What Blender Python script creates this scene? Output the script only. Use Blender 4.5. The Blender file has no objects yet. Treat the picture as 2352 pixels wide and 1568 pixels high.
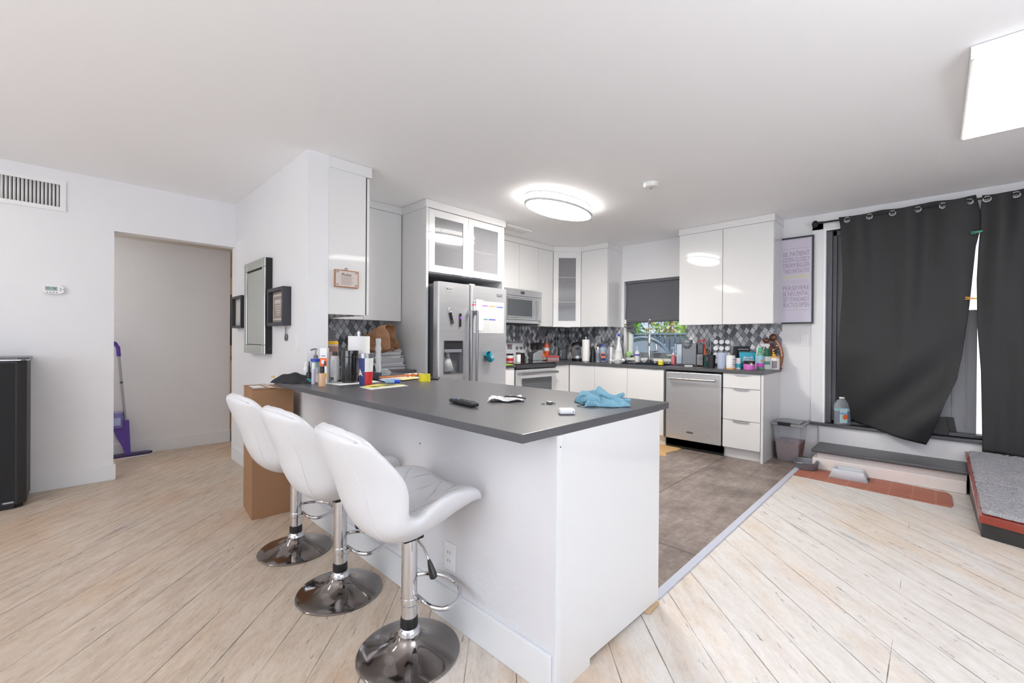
import bpy, bmesh, math, random
from mathutils import Vector, Matrix
random.seed(7)
sc = bpy.context.scene
COL = sc.collection
PI = math.pi
# ------------------------------------------------------------------ camera
FPX, YAW, PITCH, ROLL, CH = 998.457, 0.7720, -0.003273, 0.0073613, 1.20562
fwd = Vector((-math.sin(YAW)*math.cos(PITCH), math.cos(YAW)*math.cos(PITCH), math.sin(PITCH)))
rgt0 = Vector((math.cos(YAW), math.sin(YAW), 0)); up0 = rgt0.cross(fwd)
RGT = math.cos(ROLL)*rgt0 + math.sin(ROLL)*up0
UPV = -math.sin(ROLL)*rgt0 + math.cos(ROLL)*up0
cam = bpy.data.objects.new('camera', bpy.data.cameras.new('camera'))
COL.objects.link(cam); sc.camera = cam
cam.data.sensor_width = 36; cam.data.lens = FPX*36/2352; cam.data.clip_start = .02
cam.matrix_world = Matrix((RGT, UPV, -fwd)).transposed().to_4x4()
cam.location = (0, 0, CH)
def at(u, v, x=None, y=None, z=None):
    """the point of a real plane (x=, y= or z=) that shows at photo pixel (u, v)"""
    d = RGT*(u-1176)/FPX - UPV*(v-784)/FPX + fwd
    t = x/d.x if x is not None else (y/d.y if y is not None else (z-CH)/d.z)
    return Vector((0, 0, CH)) + d*t
# ------------------------------------------------------------------ view, world, sun
sc.view_settings.view_transform = 'Standard'; sc.view_settings.look = 'None'
sc.view_settings.gamma = 1; sc.view_settings.use_curve_mapping = False
sc.view_settings.exposure = 0.21
w = bpy.data.worlds.new('sky'); sc.world = w; w.use_nodes = True
wn = w.node_tree.nodes; wl = w.node_tree.links; wn.clear()
wo = wn.new('ShaderNodeOutputWorld'); wb = wn.new('ShaderNodeBackground')
tc = wn.new('ShaderNodeTexCoord'); sx = wn.new('ShaderNodeSeparateXYZ'); rp = wn.new('ShaderNodeValToRGB')
rp.color_ramp.elements[0].position = .0; rp.color_ramp.elements[0].color = (.62, .78, 1, 1)
rp.color_ramp.elements[1].position = .5; rp.color_ramp.elements[1].color = (.18, .42, .95, 1)
wl.new(tc.outputs['Generated'], sx.inputs[0]); wl.new(sx.outputs[2], rp.inputs[0])
wl.new(rp.outputs[0], wb.inputs[0]); wl.new(wb.outputs[0], wo.inputs[0]); wb.inputs[1].default_value = 1.0
def light(kind, name, loc, energy, color=(1, 1, 1), **k):
    l = bpy.data.lights.new(name, kind); l.energy = energy; l.color = color
    o = bpy.data.objects.new(name, l); COL.objects.link(o); o.location = loc
    tgt = k.pop('to', None)
    for a, b in k.items(): setattr(l, a, b)
    if tgt: o.rotation_euler = Vector(tgt).to_track_quat('-Z', 'Y').to_euler()
    return o
light('SUN', 'sun', (0, 0, 9), 5.5, (1, .96, .88), angle=.01, to=(.3, .7, -1))
# fill lights at assumed windows behind the camera, tilted up to brighten the ceiling
light('AREA', 'assumed_rear_window_fill', (-1.25, -3.25, 1.45), 66, (.92, .96, 1), shape='RECTANGLE', size=3.4, size_y=1.75, to=(0, 1, .6))
light('AREA', 'assumed_side_window_fill', (2.5, .7, 1.45), 34, (.92, .96, 1), shape='RECTANGLE', size=2.6, size_y=1.75, to=(-1, 0, .6))
light('AREA', 'added_ceiling_fill_right', (1.1, 1.1, 1.9), 38, (.96, .98, 1), shape='DISK', size=.4, to=(0, 0, 1))  # added fill light without a lamp body, lifts the ceiling on the right
light('AREA', 'added_ceiling_fill_rear', (-.6, -1.3, 1.9), 8, (.96, .98, 1), shape='DISK', size=.4, to=(0, 0, 1))  # second added light, no fixture, brightens the ceiling from behind the camera
sc.cycles.max_bounces = 10; sc.cycles.diffuse_bounces = 7; sc.cycles.glossy_bounces = 4
sc.cycles.transmission_bounces = 4; sc.cycles.transparent_max_bounces = 8
sc.cycles.caustics_reflective = False; sc.cycles.caustics_refractive = False
sc.cycles.sample_clamp_indirect = 6
# ------------------------------------------------------------------ materials
def lin(c): return tuple((((v/255)+.055)/1.055)**2.4 if v/255 > .04045 else v/255/12.92 for v in c)
MC = {}
def mat(name, rgb=(200, 200, 200), rough=.5, metal=0, coat=0, alpha=1, emit=0, trans=0, noise=0, nscale=20, bump=0, bscale=60, ecol=None, stretch=None):
    if name in MC: return MC[name]
    m = bpy.data.materials.new(name); m.use_nodes = True; MC[name] = m
    nt = m.node_tree; b = nt.nodes['Principled BSDF']; c = lin(rgb)
    b.inputs['Base Color'].default_value = (*c, 1); b.inputs['Roughness'].default_value = rough
    b.inputs['Metallic'].default_value = metal
    if coat: b.inputs['Coat Weight'].default_value = coat; b.inputs['Coat Roughness'].default_value = .03
    if alpha < 1: b.inputs['Alpha'].default_value = alpha
    if trans: b.inputs['Transmission Weight'].default_value = trans; b.inputs['IOR'].default_value = 1.3
    if emit:
        b.inputs['Emission Color'].default_value = (*(lin(ecol) if ecol else c), 1); b.inputs['Emission Strength'].default_value = emit
    t = nt.nodes.new('ShaderNodeTexCoord'); mp = nt.nodes.new('ShaderNodeMapping'); nt.links.new(t.outputs['Object'], mp.inputs[0])
    if stretch: mp.inputs['Scale'].default_value = stretch
    n = nt.nodes.new('ShaderNodeTexNoise'); n.inputs['Scale'].default_value = nscale; n.inputs['Detail'].default_value = 4
    nt.links.new(mp.outputs[0], n.inputs[0])
    mx = nt.nodes.new('ShaderNodeMix'); mx.data_type = 'RGBA'
    k = noise or .03
    mx.inputs[6].default_value = (*[max(0, v*(1-k)) for v in c], 1); mx.inputs[7].default_value = (*[min(1, v*(1+k)) for v in c], 1)
    nt.links.new(n.outputs[0], mx.inputs[0]); nt.links.new(mx.outputs[2], b.inputs['Base Color'])
    if bump:
        n2 = nt.nodes.new('ShaderNodeTexNoise'); n2.inputs['Scale'].default_value = bscale; nt.links.new(mp.outputs[0], n2.inputs[0])
        bp = nt.nodes.new('ShaderNodeBump'); bp.inputs['Strength'].default_value = bump; bp.inputs['Distance'].default_value = .01
        nt.links.new(n2.outputs[0], bp.inputs['Height']); nt.links.new(bp.outputs[0], b.inputs['Normal'])
    return m
class G:
    """tiny node-graph helper"""
    def __init__(s, m): s.nt = m.node_tree; s.b = s.nt.nodes['Principled BSDF']
    def v(s, x, sock):
        if isinstance(x, (int, float)): sock.default_value = x
        elif isinstance(x, tuple): sock.default_value = x
        else: s.nt.links.new(x, sock)
    def m(s, op, a, b=0, c=None):
        n = s.nt.nodes.new('ShaderNodeMath'); n.operation = op; s.v(a, n.inputs[0]); s.v(b, n.inputs[1])
        if c is not None: s.v(c, n.inputs[2])
        return n.outputs[0]
    def xyz(s):
        g = s.nt.nodes.new('ShaderNodeNewGeometry'); q = s.nt.nodes.new('ShaderNodeSeparateXYZ'); s.nt.links.new(g.outputs['Position'], q.inputs[0]); return q.outputs
    def comb(s, x, y, z=0):
        n = s.nt.nodes.new('ShaderNodeCombineXYZ'); s.v(x, n.inputs[0]); s.v(y, n.inputs[1]); s.v(z, n.inputs[2]); return n.outputs[0]
    def noise(s, vec, scale, detail=4, rough=.5):
        n = s.nt.nodes.new('ShaderNodeTexNoise'); s.v(vec, n.inputs['Vector']); n.inputs['Scale'].default_value = scale
        n.inputs['Detail'].default_value = detail; n.inputs['Roughness'].default_value = rough; return n.outputs[0]
    def white(s, vec):
        n = s.nt.nodes.new('ShaderNodeTexWhiteNoise'); s.v(vec, n.inputs['Vector']); return n.outputs['Value']
    def ramp(s, f, stops, const=False):
        n = s.nt.nodes.new('ShaderNodeValToRGB'); s.v(f, n.inputs[0]); e = n.color_ramp.elements
        if const: n.color_ramp.interpolation = 'CONSTANT'
        while len(e) < len(stops): e.new(.5)
        for q, (p, c) in zip(e, stops): q.position = p; q.color = (*lin(c), 1) if max(c) > 1 else (*c, 1)
        return n.outputs[0]
    def mix(s, f, a, b, mode='MIX'):
        n = s.nt.nodes.new('ShaderNodeMix'); n.data_type = 'RGBA'; n.blend_type = mode; s.v(f, n.inputs[0])
        s.v(a if not isinstance(a, tuple) else (*lin(a), 1), n.inputs[6]); s.v(b if not isinstance(b, tuple) else (*lin(b), 1), n.inputs[7]); return n.outputs[2]
    def bump(s, h, st, dist=.01):
        n = s.nt.nodes.new('ShaderNodeBump'); n.inputs['Strength'].default_value = st; n.inputs['Distance'].default_value = dist
        s.v(h, n.inputs['Height']); s.nt.links.new(n.outputs[0], s.b.inputs['Normal'])
WHITE = mat('white_gloss', (225, 225, 225), .045, noise=.008)
WALL = mat('wall_paint', (228, 228, 230), .55, noise=.015, nscale=3, bump=.08, bscale=90)
CEIL = mat('ceiling_paint', (249, 249, 251), .7, noise=.015, nscale=2)
TRIM = mat('trim_paint', (226, 228, 230), .35, noise=.015)
KNEE = mat('scuffed_wall_paint', (220, 220, 223), .5, noise=.03, nscale=6, bump=.15, bscale=30)
COUNTER = mat('grey_quartz', (83, 83, 86), .34, noise=.06, nscale=90)
CHROME = mat('chrome', (215, 215, 218), .08, 1); SATIN = mat('satin_steel', (165, 165, 168), .3, 1)
STEEL = mat('brushed_steel', (212, 213, 216), .32, .8, noise=.07, nscale=3, stretch=(1, 1, 12))
DCHROME = mat('dark_reflection_chrome', (142, 136, 133), .1, 1, noise=.05, nscale=3)  # plain chrome, with its dark room reflection put into the base colour
BLACK = mat('black_plastic', (22, 22, 24), .35); MBLACK = mat('matt_black', (30, 30, 31), .7)
DARKF = mat('dark_frame', (48, 48, 56), .45); DOORG = mat('grey_door_paint', (158, 160, 166), .45); FRAMEG = mat('grey_frame', (92, 93, 98), .4)
LEATHER = mat('white_leatherette', (218, 218, 220), .36, noise=.02, nscale=8, bump=.12, bscale=14)
CURT = mat('charcoal_cloth', (38, 38, 40), .62, noise=.07, nscale=60, bump=.1, bscale=300, stretch=(1, 1, .2))
SHADE = mat('dark_shade_cloth', (98, 99, 104), .85, noise=.08, nscale=40, stretch=(.3, 1, 3))
GLASS = mat('clear_plastic', (225, 232, 238), .08, alpha=.28, coat=.3); GLASSD = mat('tinted_glass', (120, 122, 128), .1, coat=.6)
FROST = mat('frosted_glass', (158, 158, 162), .06, alpha=.5, coat=.5)
PWHITE = mat('white_plastic', (232, 232, 232), .3); PAPER = mat('white_paper', (236, 236, 234), .7)
def plain(n, rgb, rough=.45, **k): return mat(n, rgb, rough, **k)
RED = plain('red', (200, 40, 48)); BLUE = plain('blue', (40, 70, 190)); YEL = plain('yellow', (240, 215, 40)); ORG = plain('orange', (235, 105, 45))
GRN = plain('green', (50, 165, 80)); TEAL = plain('teal', (30, 160, 185)); PINK = plain('pink', (205, 110, 190)); NAVY = plain('navy', (35, 50, 110)); GOLD = plain('ochre', (205, 160, 60))
LGREY = plain('light_grey', (170, 172, 176)); GREY = plain('mid_grey', (118, 120, 128)); DGREY = plain('dark_grey', (70, 70, 76)); INK = plain('ink', (60, 56, 66)); CREAM = plain('cream', (232, 222, 196)); TAN = plain('tan', (205, 170, 130)); BROWN = plain('brown', (96, 70, 52))
# ------------------------------------------------------------------ mesh helpers
class M:
    def __init__(s): s.bm = bmesh.new()
    def _new(s, f):
        a = set(s.bm.verts); f(); return [v for v in s.bm.verts if v not in a]
    def poly(s, vs, fs, mi=0):
        V = [s.bm.verts.new(v) for v in vs]
        for f in fs:
            try: q = s.bm.faces.new([V[i] for i in f]); q.material_index = mi
            except ValueError: pass
        return s
    def box(s, x0, x1, y0, y1, z0, z1, bev=0, mi=0, seg=2):
        if x0 > x1: x0, x1 = x1, x0
        if y0 > y1: y0, y1 = y1, y0
        if z0 > z1: z0, z1 = z1, z0
        t = bmesh.new(); V = [t.verts.new((x, y, z)) for z in (z0, z1) for y in (y0, y1) for x in (x0, x1)]
        for f in ((0, 2, 3, 1), (4, 5, 7, 6), (0, 1, 5, 4), (2, 6, 7, 3), (0, 4, 6, 2), (1, 3, 7, 5)): t.faces.new([V[i] for i in f])
        if bev: bmesh.ops.bevel(t, geom=t.edges[:], offset=min(bev, (x1-x0)*.45, (y1-y0)*.45, (z1-z0)*.45), segments=seg, profile=.6, affect='EDGES')
        return s.merge(t, mi)
    def merge(s, t, mi=None, mtx=None):
        mp = {v: s.bm.verts.new(mtx @ v.co if mtx else v.co) for v in t.verts}
        for f in t.faces:
            q = s.bm.faces.new([mp[v] for v in f.verts]); q.material_index = f.material_index if mi is None else mi
        t.free(); return s
    def lathe(s, prof, seg=24, c=(0, 0, 0), mi=0, sx=1, sy=1, rot=None):
        t = bmesh.new(); rings = []
        for r, z in prof:
            if r < 1e-6: rings.append([t.verts.new((0, 0, z))])
            else: rings.append([t.verts.new((r*sx*math.cos(2*PI*i/seg), r*sy*math.sin(2*PI*i/seg), z)) for i in range(seg)])
        for a, b in zip(rings, rings[1:]):
            for i in range(seg):
                j = (i+1) % seg
                if len(a) == 1 and len(b) == 1: break
                if len(a) == 1: t.faces.new((a[0], b[j], b[i])) if 0 else t.faces.new((b[i], b[j], a[0]))
                elif len(b) == 1: t.faces.new((a[i], a[j], b[0]))
                else: t.faces.new((a[i], a[j], b[j], b[i]))
        for ring, rev in ((rings[0], 1), (rings[-1], 0)):
            if len(ring) > 1: t.faces.new(ring[::-1] if rev else ring)
        m = Matrix.Translation(c)
        if rot: m = m @ rot
        return s.merge(t, mi, m)
    def tube(s, pts, r, seg=8, closed=False, mi=0, radii=None):
        P = [Vector(p) for p in pts]; n = len(P); t = bmesh.new(); rings = []
        tan = []
        for i in range(n):
            a = P[(i-1) % n] if (closed or i > 0) else P[i]; b = P[(i+1) % n] if (closed or i < n-1) else P[i]
            tan.append((b-a).normalized())
        up = Vector((0, 0, 1)) if abs(tan[0].z) < .9 else Vector((1, 0, 0))
        nrm = (up - tan[0]*up.dot(tan[0])).normalized()
        for i in range(n):
            nrm = (nrm - tan[i]*nrm.dot(tan[i])).normalized(); bn = tan[i].cross(nrm)
            rr = radii[i] if radii else r
            rings.append([t.verts.new(P[i] + (nrm*math.cos(2*PI*k/seg) + bn*math.sin(2*PI*k/seg))*rr) for k in range(seg)])
        for i in range(n if closed else n-1):
            a, b = rings[i], rings[(i+1) % n]
            for k in range(seg): t.faces.new((a[k], a[(k+1) % seg], b[(k+1) % seg], b[k]))
        if not closed: t.faces.new(rings[0][::-1]); t.faces.new(rings[-1])
        return s.merge(t, mi)
    def prism(s, pts, z0, z1, mi=0, bev=0):
        t = bmesh.new(); a = [t.verts.new((x, y, z0)) for x, y in pts]; b = [t.verts.new((x, y, z1)) for x, y in pts]; n = len(pts)
        t.faces.new(a[::-1]); t.faces.new(b)
        for i in range(n): t.faces.new((a[i], a[(i+1) % n], b[(i+1) % n], b[i]))
        bmesh.ops.recalc_face_normals(t, faces=t.faces[:])
        if bev: bmesh.ops.bevel(t, geom=t.edges[:], offset=bev, segments=2, profile=.6, affect='EDGES')
        return s.merge(t, mi)
    def grid(s, f, nu, nv, mi=0, skip=None):
        V = [[s.bm.verts.new(f(i/nu, j/nv)) for j in range(nv+1)] for i in range(nu+1)]
        for i in range(nu):
            for j in range(nv):
                q = (V[i][j], V[i+1][j], V[i+1][j+1], V[i][j+1])
                if skip and skip(sum((v.co for v in q), Vector())/4): continue
                s.bm.faces.new(q).material_index = mi
        for v in [v for v in s.bm.verts if not v.link_faces]: s.bm.verts.remove(v)
        return V
    def ring(s, c, R, r, axis='y', seg=20, sseg=6, mi=0):
        P = []
        for i in range(seg):
            a = 2*PI*i/seg; x, z = R*math.cos(a), R*math.sin(a)
            P.append(Vector(c)+(Vector((x, 0, z)) if axis == 'y' else Vector((x, z, 0)) if axis == 'z' else Vector((0, x, z))))
        return s.tube(P, r, sseg, True, mi)
    def sphere(s, c, r, sx=1, sy=1, sz=1, mi=0, u=14, v=9):
        t = bmesh.new(); bmesh.ops.create_uvsphere(t, u_segments=u, v_segments=v, radius=r)
        return s.merge(t, mi, Matrix.Translation(c) @ Matrix.Diagonal((sx, sy, sz, 1)))
    def turn(s, mtx): bmesh.ops.transform(s.bm, matrix=mtx, verts=s.bm.verts); return s
ORG_ = {}
def OB(name, m, mats, parent=None, angle=35, loc=None, solid=0, sub=0, flat=False):
    me = bpy.data.meshes.new(name)
    if parent is not None and parent in ORG_: bmesh.ops.translate(m.bm, vec=-ORG_[parent], verts=m.bm.verts)
    bmesh.ops.recalc_face_normals(m.bm, faces=m.bm.faces[:]) if not flat else None
    m.bm.to_mesh(me); m.bm.free()
    for q in (mats if isinstance(mats, (list, tuple)) else [mats]): me.materials.append(q)
    for p in me.polygons: p.use_smooth = True
    me.set_sharp_from_angle(angle=math.radians(angle))
    o = bpy.data.objects.new(name, me); COL.objects.link(o)
    if parent is not None:
        o.parent = parent
        if parent in ORG_: ORG_[o] = ORG_[parent]
    if loc: o.location = loc
    if not flat and not sub and len(me.vertices) < 3000: q = o.modifiers.new('normals', 'WEIGHTED_NORMAL'); q.keep_sharp = True
    if solid: q = o.modifiers.new('thick', 'SOLIDIFY'); q.thickness = solid; q.offset = 0
    if sub: q = o.modifiers.new('sub', 'SUBSURF'); q.levels = q.render_levels = sub
    return o
def tag(o, label, cat, group=None):
    o['label'] = label; o['category'] = cat
    if group: o['group'] = group
    return o
def thing(name, label, cat, loc=(0, 0, 0), rz=0, group=None, world=False):
    """an Empty at the base; world=True: parts are written in room coordinates"""
    o = bpy.data.objects.new(name, None); COL.objects.link(o); o.location = loc; o.rotation_euler = (0, 0, rz); o.empty_display_size = .05
    if world: ORG_[o] = Vector(loc)
    return tag(o, label, cat, group)
def struct(name, m, mats, **k):
    o = OB(name, m, mats, **k); o['kind'] = 'structure'; return o
def dup(root, loc, rz, label, group=None):
    def cp(o, par):
        c = o.copy(); COL.objects.link(c); c.parent = par
        for ch in [q for q in bpy.data.objects if q.parent == o and q is not c]: cp(ch, c)
        return c
    kids = [q for q in bpy.data.objects if q.parent == root]
    r = root.copy(); COL.objects.link(r); r.location = loc; r.rotation_euler = (0, 0, rz); r['label'] = label
    if group: r['group'] = group
    for ch in kids: cp(ch, r)
    return r
bpy.context.view_layer.update()
def txt(parent, body, c, width, height, axes, mt, name='lettering', bold=0, align=None):
    """lettering fitted to width x height, centred on c; axes=(right vector, up vector) in the parent's frame"""
    cu = bpy.data.curves.new(name, 'FONT'); cu.body = body; cu.size = 1; cu.align_x = 'CENTER'; cu.align_y = 'CENTER'; cu.extrude = .02; cu.offset = bold
    cu.resolution_u = 2
    tmp = bpy.data.objects.new('tmp', cu); COL.objects.link(tmp)
    me = bpy.data.meshes.new_from_object(tmp.evaluated_get(bpy.context.evaluated_depsgraph_get()))
    bpy.data.objects.remove(tmp); bpy.data.curves.remove(cu); me.name = name; me.materials.clear(); me.materials.append(mt)
    xs = [v.co.x for v in me.vertices]; ys = [v.co.y for v in me.vertices]; cx, cy = (min(xs)+max(xs))/2, (min(ys)+max(ys))/2
    for v in me.vertices: v.co.x -= cx; v.co.y -= cy
    d = Vector((max(xs)-min(xs), max(ys)-min(ys), 0)); o = bpy.data.objects.new(name, me); COL.objects.link(o)
    r, u = Vector(axes[0]).normalized(), Vector(axes[1]).normalized(); n = r.cross(u)
    c = Vector(c)
    if parent is not None and parent in ORG_: c = c - ORG_[parent]
    sx_, sy_ = width/max(d.x, .01), height/max(d.y, .01)
    o.parent = parent
    o.matrix_local = Matrix.Translation(c) @ Matrix((r, u, n)).transposed().to_4x4() @ Matrix.Diagonal((sx_, sy_, .02, 1))
    return o
# ================================================================== THE ROOM
CZ = 2.525
XL, XW, YP, YS = -4.985, -4.20, 1.1745, 5.43
# plank floor
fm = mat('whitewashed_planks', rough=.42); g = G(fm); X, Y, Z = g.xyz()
a = g.m('MULTIPLY', g.m('SUBTRACT', X, Y), .70711); b_ = g.m('MULTIPLY', g.m('ADD', X, Y), .70711)
bb = g.m('DIVIDE', g.m('ADD', b_, 2.737), .1855); idx = g.m('FLOOR', bb); fr = g.m('SUBTRACT', bb, idx)
edge = g.m('MINIMUM', fr, g.m('SUBTRACT', 1, fr))
gapn = g.noise(g.comb(g.m('MULTIPLY', a, 1.0), b_, 0), 3.0, 5, .65)
gap = g.m('LESS_THAN', edge, g.m('MULTIPLY', g.m('SUBTRACT', gapn, .31), .05))
grain = g.noise(g.comb(g.m('MULTIPLY', a, 2.2), g.m('MULTIPLY', b_, 9), idx), 2.2, 9, .74)
blot = g.noise(g.comb(g.m('MULTIPLY', a, .7), g.m('MULTIPLY', b_, 1.5), 3.3), 1.6, 5, .6)
fine = g.noise(g.comb(g.m('MULTIPLY', a, 10), g.m('MULTIPLY', b_, 28), 1.7), 3.4, 9, .82)
dirt = g.noise(g.comb(g.m('MULTIPLY', a, 2.4), g.m('MULTIPLY', b_, 12), 9.1), 2.6, 7, .75)
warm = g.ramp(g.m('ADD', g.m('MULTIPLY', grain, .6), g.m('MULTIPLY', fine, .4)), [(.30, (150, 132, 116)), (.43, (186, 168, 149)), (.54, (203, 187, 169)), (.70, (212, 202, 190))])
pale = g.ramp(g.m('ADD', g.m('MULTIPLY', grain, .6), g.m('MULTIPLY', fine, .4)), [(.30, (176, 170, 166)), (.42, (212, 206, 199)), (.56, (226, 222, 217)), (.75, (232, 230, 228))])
daylight_wash = g.m('MULTIPLY', g.m('ADD', g.m('MULTIPLY', g.m('SUBTRACT', g.m('ADD', X, g.m('MULTIPLY', Y, .25)), -1.35), .9), g.m('MULTIPLY', g.m('SUBTRACT', blot, .5), 2.2)), 1)  # daylight from the right painted into the plank colour, edge broken by blotches
daylight_wash = g.m('MINIMUM', g.m('MAXIMUM', daylight_wash, 0), 1)
col = g.mix(daylight_wash, warm, pale)
bl = g.ramp(blot, [(.36, (255, 238, 220)), (.5, (255, 255, 255))]); col = g.mix(.6, col, bl, 'MULTIPLY')
sp = g.m('GREATER_THAN', dirt, .64); col = g.mix(g.m('MULTIPLY', sp, .75), col, (112, 106, 104))
sc2 = g.ramp(g.noise(g.comb(g.m('MULTIPLY', a, 1.1), g.m('MULTIPLY', b_, 5), 4.4), 2.1, 6, .7), [(.60, (255, 255, 255)), (.74, (176, 178, 190))]); col = g.mix(.8, col, sc2, 'MULTIPLY')
jx = g.m('LESS_THAN', g.m('ABSOLUTE', g.m('ADD', X, .115)), g.m('MULTIPLY', g.m('SUBTRACT', g.noise(g.comb(X, Y, 0), 3.2, 5), .5), .011))
lines = g.m('MAXIMUM', gap, jx)
col = g.mix(g.m('MULTIPLY', lines, .8), col, (84, 76, 70))
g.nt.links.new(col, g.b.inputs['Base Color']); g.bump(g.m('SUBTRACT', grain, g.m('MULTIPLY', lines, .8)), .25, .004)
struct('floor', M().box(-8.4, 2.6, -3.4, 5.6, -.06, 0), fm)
# kitchen vinyl tiles
km = mat('kitchen_tiles', rough=.38); g = G(km); X, Y, Z = g.xyz()
tx = g.m('DIVIDE', g.m('ADD', X, 1.565), .645); ix = g.m('FLOOR', tx); fx = g.m('SUBTRACT', tx, ix)
ty = g.m('DIVIDE', g.m('SUBTRACT', g.m('ADD', Y, g.m('MULTIPLY', ix, .61)), .66), 1.815); iy = g.m('FLOOR', ty); fy = g.m('SUBTRACT', ty, iy)
ln = g.m('MAXIMUM', g.m('LESS_THAN', g.m('MINIMUM', fx, g.m('SUBTRACT', 1, fx)), .0055), g.m('LESS_THAN', g.m('MINIMUM', fy, g.m('SUBTRACT', 1, fy)), .002))
n1 = g.noise(g.comb(X, Y, ix), 2.2, 8, .7); n2 = g.noise(g.comb(g.m('MULTIPLY', X, 9), g.m('MULTIPLY', Y, 1.1), 2), 2, 7, .75); n3 = g.noise(g.comb(X, Y, 5), 26, 5, .7)
c1 = g.ramp(n1, [(.3, (104, 94, 88)), (.45, (140, 127, 119)), (.56, (162, 149, 141)), (.70, (178, 168, 161))])
c2 = g.ramp(n2, [(.35, (196, 190, 188)), (.6, (255, 255, 255))]); c3 = g.ramp(n3, [(.34, (190, 184, 180)), (.62, (255, 255, 255))])
col = g.mix(.75, c1, c2, 'MULTIPLY'); col = g.mix(.6, col, c3, 'MULTIPLY'); col = g.mix(ln, col, (48, 42, 40))
g.nt.links.new(col, g.b.inputs['Base Color']); g.bump(n3, .08, .004)
struct('floor_kitchen', M().box(XW, -.945, 1.33, YS, 0, .004), km)
struct('trim_1', M().box(-.953, -.913, 1.93, 4.93, 0, .009, bev=.003), mat('threshold_metal', (196, 200, 214), .35))
struct('ceiling', M().box(-5.11, 2.7, -3.5, 5.6, CZ, CZ+.08), CEIL)
struct('ceiling_hall', M().box(-8.5, -5.1, -1.2, 4.0, 2.21, 2.29), mat('hall_ceiling', (206, 200, 190), .7))
# left wall with the opening to the hall
m = M(); m.box(-5.10, XL, -3.5, .286, 0, CZ); m.box(-5.10, XL, .286, YP, 2.104, CZ); struct('wall_left', m, WALL)
m = M(); m.box(XL, XL+.016, -3.4, .293, 0, .13, bev=.004); m.box(-5.11, XL+.016, .286, .30, 0, .13, bev=.004); struct('baseboard_left', m, TRIM)
struct('wall_hall', M().box(-6.02, -5.898, -1.2, 1.339, 0, 2.25), WALL)
m = M(); m.box(-5.9, -5.882, -1.2, 1.355, 0, .13, bev=.004); m.box(-6.03, -5.882, 1.339, 1.355, 0, .13, bev=.004); struct('baseboard_hall', m, TRIM)
struct('wall_hall_end', M().box(-8.4, -5.1, -1.3, -1.2, 0, 2.25), WALL)
m = M(); m.box(-8.5, -8.4, -1.3, 4.0, 0, 2.25); m.box(-8.4, -4.3, 3.9, 4.0, 0, 2.25); struct('wall_far', m, mat('beige_wall', (214, 196, 168), .6))
# picture wall
struct('wall_centre', M().box(-5.10, -3.14, YP, 1.3216, 0, CZ), WALL)
struct('baseboard_centre', M().box(-5.03, -3.25, YP-.016, YP, 0, .13, bev=.004), TRIM)
struct('wall_west', M().box(-4.31, XW, 1.3216, 5.55, 0, CZ), WALL)
# sink wall: window and door openings
WX0, WX1, WZ0, WZ1 = -3.11, -2.233, .975, 2.03
DX0, DX1, DZ0, DZ1 = -.808, 1.75, .385, 2.345
m = M()
for q in ((XW, WX0, 0, CZ), (WX0, WX1, 0, WZ0), (WX0, WX1, WZ1, CZ), (WX1, DX0, 0, CZ), (DX0, DX1, 0, DZ0), (DX0, DX1, DZ1, CZ), (DX1, 2.7, 0, CZ)):
    m.box(q[0], q[1], YS, YS+.16, q[2], q[3])
struct('wall_back', m, WALL)
m = M(); m.box(-.925, -.826, YS-.02, YS, DZ0, 2.45, bev=.004); m.box(-.925, 1.9, YS-.02, YS, 2.36, 2.45, bev=.004); struct('trim_2', m, TRIM)
m = M(); m.box(-.826, DX0+.004, YS-.028, YS+.1, DZ0, 2.365, bev=.003); m.box(-.826, DX1, YS-.024, YS+.1, DZ1, 2.36, bev=.003); struct('trim_3', m, mat('bright_trim', (244, 244, 246), .5))
struct('trim_4', M().box(-.848, 1.9, YS-.03, YS, 0, .375), WALL)
# rear of the room with assumed windows, unseen, added for the light
m = M(); m.box(-5.1, -2.95, -3.5, -3.4, 0, CZ); m.box(-2.95, .45, -3.5, -3.4, 0, .55); m.box(-2.95, .45, -3.5, -3.4, 2.35, CZ); m.box(.45, 2.7, -3.5, -3.4, 0, CZ); struct('wall_rear', m, WALL)
m = M(); m.box(2.6, 2.7, -3.4, -.65, 0, CZ); m.box(2.6, 2.7, -.65, 2.05, 0, .55); m.box(2.6, 2.7, -.65, 2.05, 2.35, CZ); m.box(2.6, 2.7, 2.05, 5.6, 0, CZ); struct('wall_right', m, WALL)
def win(name, x0, x1, y0, y1, nx):
    m = M(); t = .05
    if abs(x1-x0) > abs(y1-y0):
        for k in range(nx+1): c = x0+(x1-x0)*k/nx; m.box(c-t/2, c+t/2, y0, y1, .55, 2.35)
        for z in (.55, 1.45, 2.31): m.box(x0, x1, y0, y1, z, z+.045)
    else:
        for k in range(nx+1): c = y0+(y1-y0)*k/nx; m.box(x0, x1, c-t/2, c+t/2, .55, 2.35)
        for z in (.55, 1.45, 2.31): m.box(x0, x1, y0, y1, z, z+.045)
    struct(name, m, mat('window_white', (235, 235, 235), .4))
win('assumed_window_rear', -2.95, .45, -3.47, -3.42, 3); win('assumed_window_side', 2.62, 2.67, -.65, 2.05, 2)  # unseen windows, assumed as the source of the fill lights
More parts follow.
